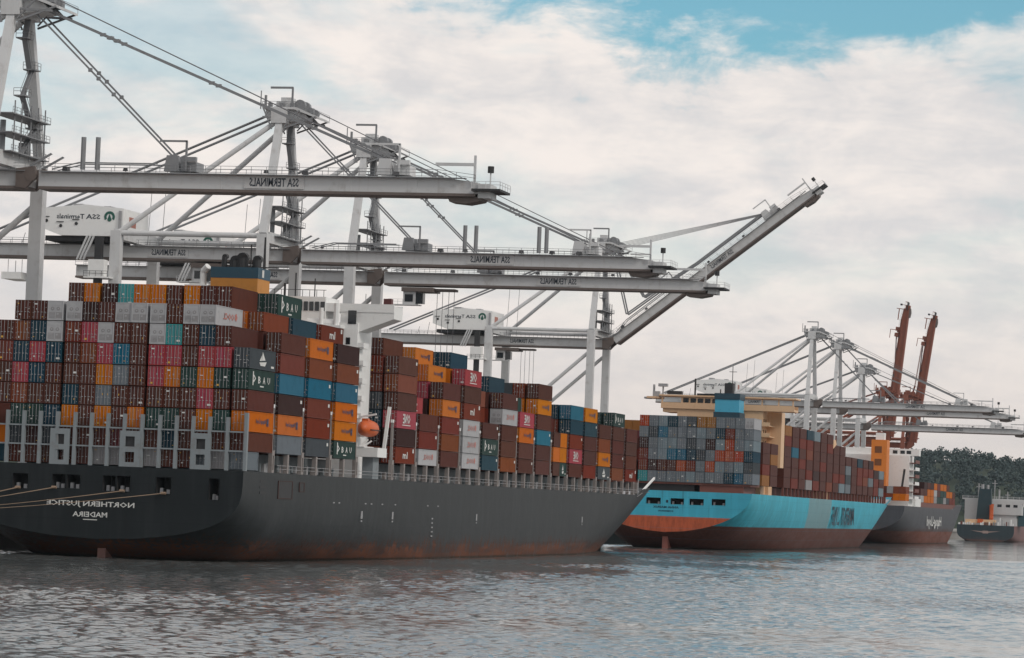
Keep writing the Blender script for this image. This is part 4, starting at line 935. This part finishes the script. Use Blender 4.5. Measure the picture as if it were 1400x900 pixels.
            m = MB(); m.box(-30.69, -30.64, -4, 0, z0 + 2.2, z0 + 4.2); m.build('end_poster', paint('poster_red', (.40, .16, .12)), ho)
        for x, z in ((-47, z0 + 2.9), (-43.9, z0 + 1.9), (-40.6, z0 + 2.4)):
            m = MB(); m.tube((x, -7.52, z), (x, -7.62, z), .34, 12); m.box(x - .9, x + .6, -7.7, -7.52, z + .75, z + .88); m.build('vent', DARK, ho)
        m = MB(); m.box(-31.6, -31.0, -7.8, -7.52, z0 + .5, z1 - .5); m.build('louvre', STEEL, ho); m = MB(); m.box(-43.5, -41.5, -2, 2, z1 + .1, z1 + 1.3); m.build('roof_vent', STEEL, ho); m = MB(); m.box(-37, -35.4, -2, 1, z1 + .2, z1 + .9); m.build('roof_vent', STEEL, ho)
        m = MB(); m.box(-34.2, -32.8, -13.6, -12.2, 22, Hg + 2); m.box(-35.2, -31.9, -14.2, -12.0, Hg - 6, Hg - 2.6, 1); railing(m, [(-36, -14.4, Hg - 6), (-31, -14.4, Hg - 6)], step=1.2)
        m.box(-36, -30.6, -14.4, -12, Hg - 6.3, Hg - 6.02, 1); m.build('elevator', [DARK, WHITE], c)
        m = MB()
        for k in range(3): m.beam((-37.4 + k * .7, -9.5, Hg + 2.4), (-39.4 + k * .7, -9.5, Hg - 2.4), .35, .35)
        m.build('access_ladder', mat, c)
        for x in (-55, -52, -28, -25):
            m = MB(); m.tube((x, 0, Hg + 1.5), (x + .6, 0, Ha - (Ha - Hg) * abs(x) / 63.0), .06, 4); m.build('hoist_rope', ROPE, c)
    # trolley and cab
    if trolley is not None:
        x = trolley; m = MB(); m.box(x - 3.5, x + 3.5, -3.4, 3.4, Hg - 3.0, Hg - 2.12); m.box(x + 3.5, x + 8, -1.5, 1.5, Hg - 2.7, Hg - 2.2); tr = m.build('trolley', CRANE_D, c)
        m = MB(); m.box(x - 3.2, x - .4, -2.8, -.6, Hg - 5.8, Hg - 3.0); m.box(x - 6.5, x + .4, -3, -.4, Hg - 6.0, Hg - 5.8); railing(m, [(x - 6.5, -3, Hg - 5.8), (x - 3.2, -3, Hg - 5.8)], step=1.1); m.build('operator_cab', mat, tr)
        m = MB(); m.box(x - .42, x + 1.2, -2.7, -.7, Hg - 5.6, Hg - 3.3); m.box(x - 2.8, x - 1.0, -2.86, -2.8, Hg - 5.2, Hg - 3.6); m.build('cab_window', GLASS, tr)
        for dx in (4.0, 5.2, 6.6, 7.8):
            m = MB(); m.tube((x + dx, -1, Hg - 2.2), (x + dx, -1, Hg - 16), .06, 4); m.build('hoist_rope', ROPE, tr)
    if backload:
        m = MB(); x = -56
        for dx in (-1, 2.0): m.tube((x + dx, -2.0, Hg - 2.1), (x + dx, -2.0, Hg - 4.8), .08, 4); m.tube((x + dx, 2.0, Hg - 2.1), (x + dx, 2.0, Hg - 4.8), .08, 4)
        m.box(x - 1.6, x + 2.6, -4, 4, Hg - 6.2, Hg - 4.8); m.build('spreader', WHITE, c)
    return c

CR = [
 (493.8, 'white gantry crane with boom lowered level above the charcoal ship stern', dict(Hg=58.3, masts=(.12, .152), trolley=None)),
 (636.5, 'white gantry crane behind charcoal ship funnel, machinery house with green emblem', dict(Hg=57.8, trolley=-14.0, backload=True, masts=(.47, .50, .67, .69))),
 (698.7, 'white gantry crane with boom down and trolley cab beyond the bridge wing', dict(Hg=58.1, trolley=13.0)),
 (951.5, 'white gantry crane with its boom raised at an angle', dict(Hg=57.8, angle=R(38.2), trolley=-27.0, blen=76.0)),
 (1389.7, 'tallest white gantry crane behind sky-blue ship beside the cream deckhouse', dict(Hg=57.0, detail=False)),
 (1471.5, 'white gantry crane, second beyond the cream deckhouse of the sky-blue ship', dict(Hg=57.0, detail=False)),
 (1556.0, 'white gantry crane with lowest boom, third beyond the cream deckhouse', dict(Hg=52.6, Ha=79.0, detail=False))]
for Y, lab, kw in CR: sts_crane(Y, lab, **kw)
sts_crane(1690.0, 'rust-red gantry crane with boom folded upright, thinner of the red pair', Hg=50, Ha=74, angle=R(84), mat=RED, rod=RED, sign=False, detail=False, blen=69, house=False, X=-206, bd=2.5)
sts_crane(1795.0, 'rust-red gantry crane with boom folded upright, broader of the red pair', Hg=50, Ha=76, angle=R(82), mat=RED, rod=RED, sign=False, detail=True, blen=71, house=False, X=-206, bd=2.5)

# ------------------------------------------------------------------ wooded hill
HILL = paint('hill_earth', (.035, .05, .03), .9, .3, scale=.02)
def hz(x, y):
    t = (y - 3300) / 420.0
    base = 78 * (1 - math.exp(-2.2 * max(0, t)))
    return base + 5 * math.sin(x * .013) + 3 * math.sin(x * .031 + 1) - 2 + max(0, (x + 420)) * -.0 if t > 0 else -2
m = MB(); xs = np.linspace(-1500, 900, 80); ysn = np.linspace(3300, 4700, 40)
vv = [(x, y, hz(x, y)) for y in ysn for x in xs]; nx = len(xs)
m.add(vv, [(j * nx + i, j * nx + i + 1, (j + 1) * nx + i + 1, (j + 1) * nx + i) for j in range(len(ysn) - 1) for i in range(nx - 1)])
structure(m.build('hill', HILL, smooth=True))
def leaf_mat():
    m_, t, b = mat_new('hazed_foliage'); oi = t.nodes.new('ShaderNodeNewGeometry')
    n1 = noise(t, vmap(t, oi.outputs['Position'], (.03, .03, .05)), 1.0, 4, .6)
    t.links.new(mixc(t, sstep(t, n1, .35, .7), (.030, .050, .050), (.044, .068, .062)), b.inputs['Base Color']); b.inputs['Roughness'].default_value = .8  # foliage colours lifted and blued to paint in distance haze
    return m_
def forest():
    rg = np.random.RandomState(5); V = []; Fc = []
    for i in range(2600):
        x = rg.uniform(-900, 250); y = 3310 + 520 * rg.rand() ** 1.1; z = hz(x, y); h = rg.uniform(9, 17) * (1.35 if rg.rand() < .08 else 1); w = h * rg.uniform(.34, .55)
        n = 56
        for k in range(n):
            u = rg.randn(3); u /= np.linalg.norm(u); rr = rg.rand() ** .4
            c = np.array([x, y, z + h * .6]) + u * np.array([w, w, h * .42]) * rr
            a = rg.randn(3); a /= np.linalg.norm(a); bb = np.cross(a, rg.randn(3)); bb /= np.linalg.norm(bb); sz = rg.uniform(.8, 1.7)
            o = len(V); V += [tuple(c + a * sz), tuple(c + bb * sz), tuple(c - a * sz), tuple(c - bb * sz)]; Fc.append((o, o + 1, o + 2, o + 3))
    me = bpy.data.meshes.new('forest'); me.from_pydata(V, [], Fc); me.materials.append(leaf_mat()); o = link('forest', me); o['kind'] = 'stuff'
    o['label'] = 'dark wooded hillside seen behind the ships'; o['category'] = 'forest'
forest()

# ------------------------------------------------------------------ air
mv = bpy.data.materials.new('haze'); mv.use_nodes = True; t = mv.node_tree; t.nodes.clear()
pv = t.nodes.new('ShaderNodeVolumePrincipled'); pv.inputs['Color'].default_value = (.72, .85, .95, 1); pv.inputs['Density'].default_value = HAZE = 1.9e-5
pv.inputs['Anisotropy'].default_value = .0
ou = t.nodes.new('ShaderNodeOutputMaterial'); t.links.new(pv.outputs[0], ou.inputs['Volume'])
mb = MB(); mb.box(-1700, 1100, -60, 4800, -14, 150); hz_o = mb.build('haze', mv); hz_o['kind'] = 'stuff'
print('containers', ncont)
